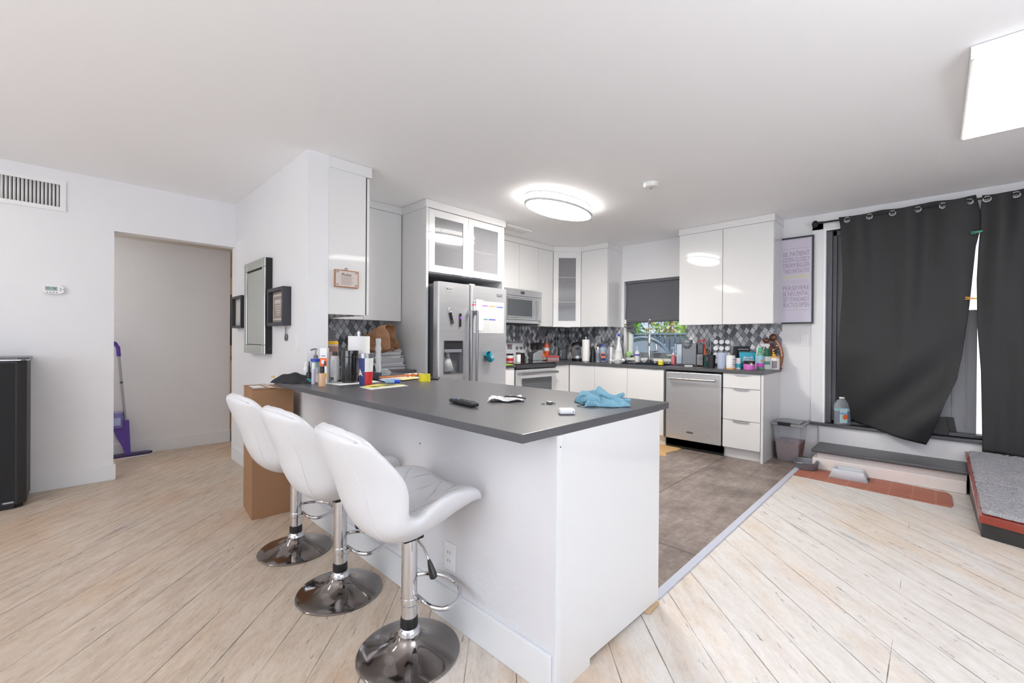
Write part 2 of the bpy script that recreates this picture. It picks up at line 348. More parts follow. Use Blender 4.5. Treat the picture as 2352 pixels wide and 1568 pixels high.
# sink window
m = M(); fy = YS+.09
for q in ((WX0, WX1, WZ0, WZ0+.075), (WX0, WX1, WZ1-.04, WZ1), (WX0, WX0+.075, WZ0, WZ1), (WX1-.03, WX1, WZ0, WZ1)): m.box(q[0], q[1], fy, fy+.05, q[2], q[3], bev=.003)
struct('window_1', m, mat('grey_aluminium', (128, 130, 132), .4))
m = M(); m.box(WX0+.045, WX0+.1, fy-.045, fy, WZ0+.03, 1.5, bev=.004); m.box(WX0+.0, WX0+.028, fy-.08, fy-.02, WZ0+.01, 1.5, bev=.004); m.box(WX0, WX1, YS-.02, YS+.13, WZ0-.035, WZ0+.004, bev=.004)
struct('trim_5', m, mat('sill_white', (236, 236, 232), .3))
struct('window_1_pane', M().box(WX0+.07, WX1-.03, fy+.02, fy+.024, WZ0+.07, WZ1-.04), mat('window_pane', (240, 250, 255), .02, alpha=.06))
# back splash tiles
def splash(name, vert):
    m = mat(name, rough=.22); g = G(m); X, Y, Z = g.xyz(); s = X if vert == 'x' else Y
    p = g.m('DIVIDE', s, .063); q = g.m('DIVIDE', Z, .095)
    A = g.m('ADD', p, q); B = g.m('SUBTRACT', p, q)
    A2 = g.m('ADD', A, g.m('MULTIPLY', g.m('SINE', g.m('MULTIPLY', B, 2*PI)), .055)); B2 = g.m('ADD', B, g.m('MULTIPLY', g.m('SINE', g.m('MULTIPLY', A, 2*PI)), -.055))
    ia, ib = g.m('FLOOR', A2), g.m('FLOOR', B2); fa, fb = g.m('SUBTRACT', A2, ia), g.m('SUBTRACT', B2, ib)
    ed = g.m('MINIMUM', g.m('MINIMUM', fa, g.m('SUBTRACT', 1, fa)), g.m('MINIMUM', fb, g.m('SUBTRACT', 1, fb)))
    wn_ = g.white(g.comb(ia, ib, 3)); col = g.ramp(wn_, [(0, (108, 110, 117)), (.2, (152, 154, 160)), (.45, (182, 184, 189)), (.6, (224, 226, 230)), (.8, (243, 244, 246))], True)
    mar = g.ramp(g.noise(g.comb(s, Z, ia), 60, 4), [(.35, (215, 215, 218)), (.65, (255, 255, 255))]); col = g.mix(.7, col, mar, 'MULTIPLY')
    col = g.mix(g.m('LESS_THAN', ed, .05), col, (98, 99, 104)); g.nt.links.new(col, g.b.inputs['Base Color']); return m
TX, TY = splash('diamond_tiles_x', 'x'), splash('diamond_tiles_y', 'y')
m = M(); m.box(XW+.006, WX0-.002, YS-.007, YS, .914, 1.40); m.box(WX0-.002, WX1+.002, YS-.007, YS, .914, WZ0-.036); m.box(WX1+.002, -1.193, YS-.007, YS, .914, 1.40); struct('wall_back_tiles', m, TX)
m = M(); m.box(XW, XW+.007, 1.323, 2.36, .914, 1.40); m.box(XW, XW+.007, 3.395, YS, .914, 1.43); struct('wall_west_tiles', m, TY)
# step up to the patio door
struct('trim_6', M().box(-.953, 1.9, 5.375, YS+.16, .355, .385, bev=.006), mat('dark_step', (82, 82, 86), .4))
t = thing('step', 'long white step with a dark grey rounded tread below the curtained patio door', 'step', (-.3, 5.2, 0), world=True)
OB('tread', M().box(-.845, .20, 4.985, 5.398, .158, .19, bev=.012, seg=3), MC['dark_step'], t)
m = M(); m.box(-.80, .19, 5.035, 5.39, .1, .158); m.box(-.84, .19, 5.01, 5.39, 0, .105, bev=.012); OB('riser', m, mat('cream_paint', (232, 224, 220), .5), t)
# patio door behind the curtain
t = thing('patio_door', 'grey panelled patio door standing ajar behind the charcoal curtains', 'door', (.4, 5.55, DZ0), world=True)
m = M(); m.box(DX0, DX0+.05, YS+.02, YS+.15, DZ0, DZ1, bev=.004); m.box(DX0+.05, DX0+.085, YS+.05, YS+.15, DZ0, DZ1, bev=.003); m.box(DX0+.085, DX0+.13, YS+.075, YS+.15, DZ0, DZ1, bev=.003); m.box(DX0, DX1, YS+.05, YS+.15, DZ1-.05, DZ1); m.box(DX0, DX1, YS+.05, YS+.16, DZ0, DZ0+.03, bev=.004); OB('door_frame', m, FRAMEG, t)
m = M(); m.box(DX0+.13, -.35, YS+.10, YS+.14, DZ0+.03, DZ1-.05, bev=.003)
m.box(-.35, .262, YS+.115, YS+.145, DZ0+.03, 1.50, bev=.003)
for c in (.02, .115, .20): m.box(c-.006, c+.006, YS+.107, YS+.116, DZ0+.06, 1.47, bev=.003)
m.box(.318, DX1, YS+.11, YS+.14, DZ0+.03, DZ1-.05, bev=.003); OB('door_panel', m, DOORG, t)
m = M(); m.box(.115, .16, YS+.098, YS+.115, 1.24, 1.30, bev=.004); m.box(.06, .145, YS+.07, YS+.085, 1.175, 1.195, bev=.005); m.box(.12, .15, YS+.08, YS+.115, 1.17, 1.2, bev=.003); OB('handle', m, LGREY, t)
# outdoors
struct('ground', M().box(-14, 9, 5.6, 22, -.3, -.05), mat('lawn', (96, 130, 60), .9, noise=.3, nscale=3))
t = thing('outdoor_backdrop', 'added white stucco wall outside the patio door', 'wall', (.5, 8, 0), world=True)  # added white surface standing in for outdoor glare in the curtain gap
OB('wall_face', M().box(-1.0, 3, 8, 8.1, -.1, 3.4), mat('backdrop', (245, 245, 245), .8), t)
t = thing('fence', 'dark blue-grey board fence outside the kitchen window', 'fence', (-5, 10, 0), world=True)
m = M()
for k in range(52): m.box(-8+k*.125, -8+k*.125+.10, 10, 10.03, -.05, 1.36, bev=.004)
for z in (.2, 1.15): m.box(-8, -1.5, 10.03, 10.07, z, z+.09)
OB('fence_boards', m, mat('fence_paint', (62, 76, 92), .7, noise=.15, nscale=5), t)
OB('fence_rail', M().box(-8, -1.5, 9.97, 10.09, 1.36, 1.40, bev=.005), mat('fence_rail', (96, 108, 120), .7), t)
def bush(name, label, c, r, n, cols, seed, trunk=True, grp='trees beyond the fence'):
    rnd = random.Random(seed); t = thing(name, label, 'tree', (c[0], c[1], -.05), world=True, group=grp)
    m = M()
    for _ in range(n):
        u = Vector((rnd.gauss(0, 1), rnd.gauss(0, 1), rnd.gauss(0, 1))).normalized()*rnd.uniform(.5, 1)
        p = Vector(c)+Vector((u.x*r[0], u.y*r[1], u.z*r[2])); d = Vector((rnd.gauss(0, 1), rnd.gauss(0, 1), rnd.gauss(0, 1))).normalized()
        e = d.cross(Vector((rnd.random(), rnd.random(), 1))).normalized(); s = rnd.uniform(.05, .11)
        m.poly([p-d*s, p+e*s*.45, p+d*s, p-e*s*.45], [(0, 1, 2, 3)], rnd.randrange(len(cols)))
    OB('foliage', m, cols, t, flat=True)
    OB('trunk', M().tube([(c[0], c[1], -.1), (c[0]+.05, c[1], c[2]*.6), (c[0], c[1], c[2])], .07, 7, radii=[.09, .07, .03]), BROWN, t)
L1, L2, L3, L4 = plain('leaf_a', (176, 210, 50), .7), plain('leaf_b', (222, 232, 110), .7), plain('leaf_c', (120, 170, 60), .7), plain('leaf_d', (226, 176, 130), .7)
bush('tree', 'yellow-green shrub beyond the fence, right part of the kitchen window', (-4.3, 11.6, 1.5), (.75, .5, .55), 1500, [L1, L2, L3], 1)
bush('tree', 'green palm-like shrub beyond the fence, left edge of the kitchen window', (-6.5, 11.4, 1.45), (.6, .5, .5), 900, [L1, L3], 2)
bush('tree', 'sparse reddish tree against the blue sky in the window middle', (-5.6, 12.4, 1.9), (1.0, .5, .75), 1100, [L4, L2, L3], 3)
t = thing('garden_tub', 'speckled grey rounded garden tub below the fence outside the window', 'tub', (-4.7, 8.9, -.05), world=True)
m = M(); P = [Vector((-4.62+.62*math.cos(a_), 8.9, .75+.52*math.sin(a_))) for a_ in [PI*k/16 for k in range(17)]]
m.prism([(p.x, p.z) for p in P]+[(-5.24, -.05), (-4.0, -.05)], 0, .12); m.turn(Matrix.Translation((0, 9.02, 0)) @ Matrix.Rotation(PI/2, 4, 'X')); OB('tub_body', m, mat('speckled', (112, 122, 138), .6, noise=.5, nscale=60), t)
OB('tub_rim', M().tube([p+Vector((0, -.02, .02)) for p in P], .028, 8), plain('slate', (92, 104, 120)), t)
# back room glimpsed through the gap
t = thing('window_blind', 'dark slatted blind glimpsed through the gap beside the hall wall', 'blind', (-8.38, 1.9, 1), world=True)
p0, p1 = at(526, 676, x=-8.38), at(541, 792, x=-8.38); m = M()
for k in range(24): z = p1.z+(p0.z-p1.z)*k/24; m.box(-8.395, -8.375, p0.y-.4, p1.y+.1, z, z+(p0.z-p1.z)/30)
m.box(-8.4, -8.39, p0.y-.4, p1.y+.1, p1.z, p0.z); OB('slats', m, DGREY, t)
t = thing('cabinet', 'small white cabinet glimpsed below the dark blind in the far room', 'cabinet', (-8.1, 1.9, 0), world=True)
p2 = at(533, 822, x=-8.2); OB('body', M().box(-8.39, -8.0, p0.y-.4, p1.y+.2, 0, p2.z, bev=.01), WHITE, t); OB('top', M().box(-8.39, -7.97, p0.y-.4, p1.y+.22, p2.z, p2.z+.02), LGREY, t)
light('POINT', 'far_room_lamp', (-7.0, 2.6, 1.9), 14, (1, .82, .6), shadow_soft_size=.12)
light('POINT', 'hall_fill_light', (-5.5, -.7, 1.9), 11, (1, .96, .92), shadow_soft_size=.12)  # added out of sight, no fixture, to brighten the hall wall
# ================================================================== LAMPS, VENTS
LAMPE = mat('lamp_diffuser', (255, 246, 232), .4, emit=72, ecol=(255, 250, 243))
t = thing('ceiling_light', 'large oval flush ceiling light with two metal rings over the kitchen', 'ceiling light', (-2.57, 3.28, CZ), world=True)
OB('side_glass', M().lathe([(.93, 2.523), (.965, 2.522), (.965, 2.45), (.93, 2.45)], 56, (-2.57, 3.28, 0), sx=.19, sy=.42), mat('side_glass', (250, 246, 238), .4, emit=10, ecol=(255, 251, 246)), t, 60)
OB('diffuser', M().lathe([(.95, 2.449), (.93, 2.438), (.85, 2.428), (.6, 2.415), (.3, 2.408), (0, 2.406)][::-1], 56, (-2.57, 3.28, 0), sx=.19, sy=.42), LAMPE, t, 60)
m = M()
m.tube([(-2.57+.2*math.cos(2*PI*i/64), 3.28+.432*math.sin(2*PI*i/64), 2.446) for i in range(64)], .012, 8, True)
m.tube([(-2.57+.2*math.cos(2*PI*i/64), 3.28+.432*math.sin(2*PI*i/64), 2.512) for i in range(64)], .008, 8, True)
OB('ring', m, mat('lamp_ring', (206, 206, 208), .35), t)
for a_ in (.6, 2.1, 3.7, 5.2, 5.9): OB('post', M().tube([(-2.57+.2*math.cos(a_), 3.28+.432*math.sin(a_), z) for z in (2.446, 2.512)], .0035, 6), LGREY, t)
def panel(x0, x1, y0, y1, label, e, grp='ceiling light panels'):
    t = thing('ceiling_light', label, 'ceiling light', ((x0+x1)/2, (y0+y1)/2, CZ), world=True, group=grp)
    m = M(); zn, zf = CZ-.062, CZ-.012
    V = [(x0, y0, zn), (x1, y0, zn), (x1, y1, zf), (x0, y1, zf), (x0, y0, CZ-.004), (x1, y0, CZ-.004), (x1, y1, CZ), (x0, y1, CZ)]
    m.poly(V, [(4, 5, 1, 0), (5, 6, 2, 1), (6, 7, 3, 2), (7, 4, 0, 3), (4, 7, 6, 5), (0, 1, 2, 3)]); OB('housing', m, PWHITE, t)
    k = .014; V = [(x0+k, y0+k, zn-.001), (x1-k, y0+k, zn-.001), (x1-k, y1-k, zf-.001), (x0+k, y1-k, zf-.001)]
    V += [(a_, b_, c_-.004) for a_, b_, c_ in V]
    OB('diffuser', M().poly(V, [(0, 1, 2, 3), (4, 7, 6, 5), (0, 4, 5, 1), (1, 5, 6, 2), (2, 6, 7, 3), (3, 7, 4, 0)]), mat('panel_diffuser', (255, 243, 234), .5, emit=6, ecol=(255, 249, 244)), t)
panel(.104, .50, 2.80, 4.02, 'bright rectangular light panel on the ceiling near the charcoal curtains', 14)
panel(-3.85, -3.45, -1.75, -.55, 'bright rectangular light panel on the ceiling behind the camera by the left wall', 12)
t = thing('smoke_detector', 'round white smoke detector on the kitchen ceiling', 'smoke detector', (-1.716, 3.416, CZ), world=True)
OB('body', M().lathe([(0, 2.487), (.03, 2.487), (.052, 2.492), (.06, 2.503), (.062, 2.525)], 28, (-1.716, 3.416, 0)), PWHITE, t); OB('test_button', M().lathe([(0, 2.483), (.012, 2.483), (.013, 2.49)], 14, (-1.716, 3.416, 0)), LGREY, t)
t = thing('ceiling_vent', 'slim white louvred vent in the kitchen ceiling beside the fridge cabinet', 'vent', (-3.58, 3.71, CZ), world=True)
OB('frame', M().box(-3.66, -3.50, 3.50, 3.93, 2.513, CZ, bev=.004), PWHITE, t); m = M()
for k in range(3): m.box(-3.645+k*.045, -3.61+k*.045, 3.53, 3.90, 2.505, 2.511)
OB('louvre', m, PWHITE, t)
t = thing('return_vent', 'white louvred air vent high on the left wall', 'vent', (XL, -.3, 2.2), world=True)
m = M(); z0, z1 = 2.20, 2.44; x = XL+.012
for q in ((-.62, 0, z1-.032, z1), (-.62, 0, z0, z0+.032), (-.034, 0, z0+.032, z1-.032), (-.62, -.59, z0+.032, z1-.032)): m.box(XL, x, q[0], q[1], q[2], q[3], bev=0)
OB('frame', m, PWHITE, t); OB('duct', M().box(XL, XL+.002, -.6, -.03, z0+.02, z1-.02), mat('duct_dark', (40, 40, 42), .8), t)
m = M()
for k in range(27): y = -.046-k*.0205; m.poly([(XL+.004, y+.0075, z0+.03), (XL+.010, y-.0075, z0+.03), (XL+.010, y-.0075, z1-.03), (XL+.004, y+.0075, z1-.03)], [(0, 1, 2, 3)])
OB('louvre', m, mat('louvre', (226, 226, 226), .4), t, solid=.001)
t = thing('thermostat', 'white digital thermostat on the left wall', 'thermostat', (XL, -.07, 1.575), world=True)
m = M().prism([(-.07+.062*math.copysign(abs(math.cos(a_))**.6, math.cos(a_)), 1.577+.036*math.copysign(abs(math.sin(a_))**.6, math.sin(a_))) for a_ in [2*PI*k/28 for k in range(28)]], 0, .028, bev=.005)
m.turn(Matrix(((0, 0, 1, XL), (1, 0, 0, 0), (0, 1, 0, 0), (0, 0, 0, 1)))); OB('body', m, PWHITE, t)
OB('display', M().box(XL+.0275, XL+.0295, -.112, -.045, 1.566, 1.598), mat('lcd', (150, 168, 164), .3), t)
txt(t, '71  78', (XL+.0298, -.078, 1.583), .05, .014, ((0, 1, 0), (0, 0, 1)), INK)
for k, (y, z) in enumerate(((-.028, 1.588), (-.014, 1.58), (-.028, 1.572), (-.1, 1.553), (-.083, 1.553), (-.066, 1.553), (-.049, 1.553))):
    m = M().sphere((XL+.028, y, z), .006, .6, 1, .8, u=8, v=6); OB('button', m, LGREY, t)
def plate(nm, label, cat, c, face, kind):
    """wall plate centred on c; face 'y-' or 'x+'"""
    t = thing(nm, label, cat, c, world=True); x, y, z = c
    def bx(a0, a1, z0, z1, d0, d1, bev=0):
        return M().box(x+a0, x+a1, y-d1, y-d0, z+z0, z+z1, bev=bev) if face == 'y-' else M().box(x+d0, x+d1, y+a0, y+a1, z+z0, z+z1, bev=bev)
    pm = mat('grey_plate', (150, 152, 158), .35) if 'grey' in label else PWHITE
    OB('cover_plate', bx(-.036, .036, -.058, .058, 0, .006, .002), pm, t)
    if kind == 'switch': OB('rocker', bx(-.016, .016, -.033, .033, .006, .010, .002), pm, t)
    else:
        OB('socket', bx(-.017, .017, -.035, .035, .006, .009, .001), pm, t)
        for s in (-1, 1):
            for a_ in (-.007, .007): OB('slot', bx(a_-.0015, a_+.0015, s*.018-.004, s*.018+.006, .0088, .0095), DGREY, t)
    return t
plate('light_switch', 'white rocker light switch on the wall below the framed quotes poster', 'light switch', (-.984, YS, 1.227), 'y-', 'switch')
plate('light_switch', 'white rocker light switch on the wall below the shadow-box frame', 'light switch', (-3.325, YP, 1.18), 'y-', 'switch')
plate('outlet', 'white double outlet low on the counter side near the stools', 'outlet', (-1.483, 1.155, .278), 'y-', 'outlet')
plate('outlet', 'white outlet on the diamond tiles behind the kettle', 'outlet', (-3.515, YS-.007, 1.22), 'y-', 'outlet')
plate('outlet', 'grey outlet on the diamond tiles behind the yellow-lidded jar', 'outlet', (XW+.007, 1.80, 1.23), 'x+', 'outlet')
# ================================================================== CABINETS
HAND = mat('handle_edge', (196, 198, 202), .3, .6)
def cab_x(name, label, cat, x0, x1, y0, y1, z0, z1, doors, crown=True, glass=False, handle='b', grp=None, kick=False):
    """cabinet whose doors face +X at x1; doors = list of (ya, yb, za, zb, partname)"""
    t = thing(name, label, cat, ((x0+x1)/2, (y0+y1)/2, 0 if kick else z0), world=True, group=grp)
    zz = z0 if not kick else .105
    if glass:
        m = M(); k = .018
        for q in ((y0, y0+k, zz, z1), (y1-k, y1, zz, z1), (y0, y1, zz, zz+k), (y0, y1, z1-k, z1)): m.box(x0, x1-.02, *q)
        m.box(x0, x0+.01, y0, y1, zz, z1); m.box(x0, x1-.05, y0, y1, zz+(z1-zz)*.55, zz+(z1-zz)*.55+.02)
        OB('cabinet_body', m, WHITE, t)
    else: OB('cabinet_body', M().box(x0, x1-.021, y0, y1, zz, z1), WHITE, t)
    if kick: OB('toe_kick', M().box(x0, x1-.06, y0, y1, 0, .105), WHITE, t)
    for ya, yb, za, zb, pn in doors:
        g_ = .0018
        if glass:
            m = M(); f = .062
            for q in ((ya+g_, ya+f, za, zb), (yb-f, yb-g_, za, zb), (ya+f, yb-f, za, za+f), (ya+f, yb-f, zb-f, zb)): m.box(x1-.019, x1, *q, bev=.0015)
            d = OB(pn, m, WHITE, t); OB('pane', M().box(x1-.012, x1-.007, ya+f, yb-f, za+f, zb-f), FROST, d)
        else: d = OB(pn, M().box(x1-.019, x1, ya+g_, yb-g_, za+g_, zb-g_, bev=.0015), WHITE, t)
        if handle:
            c = (ya+yb)/2; z = za+.002 if handle == 'b' else zb-.002
            OB('handle', M().box(x1-.012, x1+.012, c-.05, c+.05, z-.003, z+.001), HAND, d)
    if crown: OB('crown', M().box(x0, x1+.012, y0-(.02 if crown == 2 else 0), y1+(.012 if crown == 2 else 0), z1, CZ-.002, bev=.002), WHITE, t)
    return t
def cab_y(name, label, cat, x0, x1, y0, y1, z0, z1, doors, crown=True, handle='b', grp=None, kick=False, hx=None):
    """cabinet whose doors face -Y at y0"""
    t = thing(name, label, cat, ((x0+x1)/2, (y0+y1)/2, 0 if kick else z0), world=True, group=grp)
    zz = z0 if not kick else .105
    OB('cabinet_body', M().box(x0, x1, y0+.021, y1, zz, z1), WHITE, t)
    if kick: OB('toe_kick', M().box(x0, x1, y0+.06, y1, 0, .105), WHITE, t)
    for xa, xb, za, zb, pn in doors:
        g_ = .0018; d = OB(pn, M().box(xa+g_, xb-g_, y0, y0+.019, za+g_, zb-g_, bev=.0015), WHITE, t)
        c = (xa+xb)/2 if hx is None else (xb-.12 if hx > 0 else xa+.12); z = za+.002 if handle == 'b' else zb-.002
        if pn == 'drawer':
            mm = M().poly([(c-.08, y0-.012, z+.001), (c+.08, y0-.012, z+.001), (c+.055, y0-.012, z-.014), (c-.055, y0-.012, z-.014), (c-.08, y0-.002, z+.001), (c+.08, y0-.002, z+.001), (c+.055, y0-.002, z-.014), (c-.055, y0-.002, z-.014)], [(0, 3, 2, 1), (4, 5, 6, 7), (0, 1, 5, 4), (1, 2, 6, 5), (2, 3, 7, 6), (3, 0, 4, 7)])
            OB('handle', mm, HAND, d)
        else: OB('handle', M().box(c-.06, c+.06, y0-.008, y0+.004, z-.003, z+.001), HAND, d)
    if crown: OB('crown', M().box(x0-.004, x1+.008, y0-.012, y1, z1, CZ-.002, bev=.002), WHITE, t)
    return t
ZB, ZD = 1.396, 2.452
W = 'wall cabinets'
# cabinet on the back of the picture wall: its door faces the kitchen (+Y)
t = thing('wall_cabinet', 'tall white gloss wall cabinet with the small wooden plaque hung on its side', 'cabinet', (-3.6, 1.5, 1.385), world=True, group=W)
OB('cabinet_body', M().box(XW+.002, -3.14, 1.3225, 1.606, 1.385, 2.445), WHITE, t)
for a_, b_ in ((-3.66, -3.142), (-4.19, -3.664)): d = OB('door', M().box(a_, b_, 1.618, 1.637, 1.39, 2.44, bev=.0015), WHITE, t); OB('handle', M().box(b_-.2, b_-.1, 1.63, 1.648, 1.388, 1.392), HAND, d)
OB('hinge_gap', M().box(XW+.01, -3.15, 1.606, 1.618, 1.395, 2.44), DGREY, t)
OB('crown', M().box(XW+.002, -3.128, 1.3225, 1.65, 2.445, CZ-.002, bev=.002), WHITE, t)
cab_x('wall_cabinet', 'white gloss wall cabinet over the magazine stack left of the fridge', 'cabinet', XW+.003, -3.85, 1.655, 2.352, 1.385, 2.452, [(1.655, 1.95, 1.385, 2.452, 'door'), (1.95, 2.352, 1.385, 2.452, 'door')], grp=W)
# fridge surround
t = thing('fridge_cabinet', 'white fridge surround cabinet with two frosted glass doors above the fridge', 'cabinet', (-3.8, 2.87, 0), world=True)
OB('side_panel', M().box(XW+.002, -3.433, 2.362, 2.387, 0, ZD), WHITE, t); OB('side_panel', M().box(XW+.002, -3.433, 3.366, 3.39, 0, ZD), WHITE, t)
m = M(); m.box(XW+.002, -3.456, 2.387, 3.366, 1.84, 1.858); m.box(XW+.002, -3.456, 2.387, 3.366, ZD-.018, ZD); m.box(XW+.002, XW+.012, 2.387, 3.366, 1.84, ZD); m.box(XW+.01, -3.49, 2.387, 3.366, 2.13, 2.148); m.box(-3.9, -3.456, 2.87, 2.885, 1.84, ZD)
OB('cabinet_body', m, mat('cabinet_inside', (196, 196, 200), .4), t)
for ya, yb in ((2.392, 2.876), (2.879, 3.364)):
    m = M(); f = .068
    for q in ((ya, ya+f, 1.85, ZD-.004), (yb-f, yb, 1.85, ZD-.004), (ya+f, yb-f, 1.85, 1.85+f), (ya+f, yb-f, ZD-.004-f, ZD-.004)): m.box(-3.452, -3.433, *q, bev=.0015)
    d = OB('door', m, WHITE, t); OB('pane', M().box(-3.445, -3.440, ya+f, yb-f, 1.85+f, ZD-.004-f), FROST, d)
    c = yb-.14 if ya < 2.5 else ya+.12; OB('handle', M().box(-3.445, -3.42, c-.06, c+.06, 1.846, 1.849), DGREY, d)
OB('crown', M().box(XW+.002, -3.42, 2.350, 3.402, ZD, CZ-.002, bev=.002), WHITE, t)
b = thing('snack_box', 'small red and yellow packet behind the left frosted door above the fridge', 'packet', (-3.6, 2.78, 1.858), world=True)
OB('packet', M().box(-3.55, -3.50, 2.73, 2.80, 1.859, 1.94, bev=.006), RED, b); OB('band', M().box(-3.552, -3.498, 2.66, 2.728, 1.859, 1.93, bev=.006), GOLD, b)
# microwave wall
cab_x('wall_cabinet', 'white gloss two-door wall cabinet above the microwave', 'cabinet', XW+.003, -3.86, 3.395, 4.464, 1.862, ZD, [(3.395, 3.71, 1.862, ZD, 'door'), (3.71, 4.087, 1.862, ZD, 'door'), (4.087, 4.464, 1.862, ZD, 'door')], grp=W, handle=None)
cab_x('wall_cabinet', 'narrow white gloss wall cabinet between microwave and glass corner cabinet', 'cabinet', XW+.003, -3.86, 4.466, 4.787, ZB, ZD, [(4.466, 4.785, ZB, ZD, 'door')], grp=W)
t = thing('corner_cabinet', 'white corner wall cabinet with a tall frosted glass door and shelves', 'cabinet', (-3.9, 5.1, ZB), world=True, group=W)
A, B = Vector((-3.86, 4.789, 0)), Vector((-3.584, 5.07, 0)); dr = (B-A).normalized(); nn = Vector((dr.y, -dr.x, 0)); L = (B-A).length
m = M()
for za, zb in ((ZB, ZB+.018), (1.738, 1.756), (2.085, 2.103), (ZD-.018, ZD)): m.prism([(XW+.01, 4.789), (-3.872, 4.789), (-3.596, 5.07), (-3.586, 5.42), (XW+.01, 5.42)], za, zb)
m.box(XW+.002, XW+.012, 4.789, 5.42, ZB, ZD); m.box(XW+.002, -3.586, 5.41, 5.42, ZB, ZD); m.box(XW+.002, -3.88, 4.789, 4.80, ZB, ZD); m.box(-3.598, -3.586, 5.09, 5.42, ZB, ZD)
OB('cabinet_body', m, MC['cabinet_inside'], t)
mx = Matrix(((dr.x, nn.x, 0, A.x), (dr.y, nn.y, 0, A.y), (0, 0, 1, 0), (0, 0, 0, 1)))
m = M(); f = .075
for q in ((.002, f, ZB, ZD), (L-f, L-.002, ZB, ZD), (f, L-f, ZB, ZB+.085), (f, L-f, ZD-.085, ZD)): m.box(q[0], q[1], -.019, 0, q[2], q[3], bev=.0015)
d = OB('door', m.turn(mx), WHITE, t); OB('pane', M().box(f, L-f, -.012, -.007, ZB+.085, ZD-.085).turn(mx), FROST, d); OB('handle', M().box(L/2-.05, L/2+.05, -.01, .012, ZB-.004, ZB).turn(mx), HAND, d)
m = M()
for z in (1.738, 2.085): m.box(f, L-f, -.02, -.014, z, z+.018)
OB('shelf_edge', m.turn(mx), WHITE, t)
OB('crown', M().prism([(XW+.003, 4.789), (-3.848, 4.784), (-3.58, 5.058), (-3.586, 5.42), (XW+.003, 5.42)], ZD, CZ-.002), WHITE, t)
cab_y('wall_cabinet', 'white gloss wall cabinet between the glass corner cabinet and the window', 'cabinet', -3.584, -3.154, 5.07, YS-.008, ZB, ZD, [(-3.582, -3.156, ZB, ZD, 'door')], grp=W)
cab_y('wall_cabinet', 'white gloss two-door wall cabinet between the window and the quotes poster', 'cabinet', -2.180, -1.192, 5.07, YS-.001, ZB, ZD, [(-2.178, -1.692, ZB, ZD, 'door'), (-1.690, -1.194, ZB, ZD, 'door')], grp=W, hx=-1)
# base cabinets
Bc = 'base cabinets'
cab_x('base_cabinet', 'narrow white base cabinet between fridge and oven', 'cabinet', XW+.003, -3.57, 3.395, 3.712, .105, .882, [(3.395, 3.712, .12, .878, 'door')], crown=False, handle='t', kick=True, grp=Bc)
cab_x('base_cabinet', 'narrow white base cabinet filling the corner right of the oven', 'cabinet', XW+.003, -3.57, 4.486, 4.81, .105, .882, [(4.486, 4.787, .12, .878, 'door')], crown=False, handle='t', kick=True, grp=Bc)
YD = 4.79
for xa, xb, lb in ((-3.566, -3.166, 'white base cabinet nearest the inner corner, under the pressure cooker'), (-3.166, -2.696, 'white base cabinet under the kettle and cleaning bottles'), (-2.696, -2.228, 'white base cabinet under the sink, left of the dishwasher')):
    cab_y('base_cabinet', lb, 'cabinet', xa, xb, YD, YS-.008, .105, .882, [(xa, xb, .12, .878, 'door')], crown=False, handle='t', kick=True, grp=Bc, hx=1)
t = cab_y('drawer_cabinet', 'white three-drawer base cabinet at the right end of the counter', 'cabinet', -1.586, -1.228, YD, YS-.008, .105, .882, [(-1.586, -1.232, .728, .878, 'drawer'), (-1.586, -1.232, .402, .726, 'drawer'), (-1.586, -1.232, .115, .400, 'drawer')], crown=False, handle='t', kick=True, grp=Bc)
OB('end_panel', M().box(-1.227, -1.208, YD+.0, YS-.008, 0, .882), WHITE, t)
# niche base cabinet (behind the peninsula)
cab_x('base_cabinet', 'white base cabinet under the magazine stack left of the fridge', 'cabinet', XW+.003, -3.60, 1.33, 2.355, .105, .882, [(1.95, 2.352, .12, .878, 'door')], crown=False, handle='t', kick=True, grp=Bc)
# ------------------------------------------------------------------ worktops
CT = .914
t = OB('countertop', M().prism([(-3.63, YD-.016), (-1.193, YD-.016), (-1.193, YS-.0075), (XW+.008, YS-.0075), (XW+.008, 4.486), (-3.55, 4.486), (-3.55, YD-.016)][1:], .884, CT, bev=.002), COUNTER)
tag(t, 'grey worktop running along the sink wall into the oven corner', 'countertop')
tag(OB('countertop', M().box(XW+.008, -3.55, 3.392, 3.714, .884, CT, bev=.002), COUNTER), 'small piece of grey worktop between fridge and oven', 'countertop')
tag(OB('countertop', M().prism([(-3.209, .986), (-.911, .986), (-.911, 2.017), (-3.57, 2.017), (-3.57, 2.355), (XW+.008, 2.355), (XW+.008, 1.3235), (-3.136, 1.3235), (-3.136, 1.172), (-3.209, 1.172)], .884, CT, bev=.004), COUNTER), 'big dark grey peninsula countertop in front of the bar stools', 'countertop')
# ------------------------------------------------------------------ peninsula body
t = thing('peninsula', 'white painted peninsula base with a gloss end panel under the dark countertop', 'kitchen island', (-2, 1.5, 0), world=True)
OB('front_wall', M().box(-3.14, -.912, 1.156, 1.183, 0, .8835), KNEE, t)
OB('baseboard', M().box(-3.14, -.925, 1.14, 1.156, 0, .138, bev=.004), TRIM, t)
OB('end_panel', M().prism([(1.184, .0), (1.36, 0), (1.36, .028), (1.42, .028), (1.915, .012), (1.915, .8835), (1.184, .8835)], 0, .019).turn(Matrix(((0, 0, 1, -.928), (1, 0, 0, 0), (0, 1, 0, 0), (0, 0, 0, 1)))), WHITE, t)
OB('cabinet_body', M().box(-3.13, -.93, 1.1835, 1.895, .105, .883), WHITE, t)
OB('toe_kick', M().box(-3.13, -.945, 1.3225, 1.84, 0, .105), WHITE, t)
OB('corner_strip', M().box(-.93, -.907, 1.1565, 1.1835, .012, .883, bev=.002), TRIM, t)
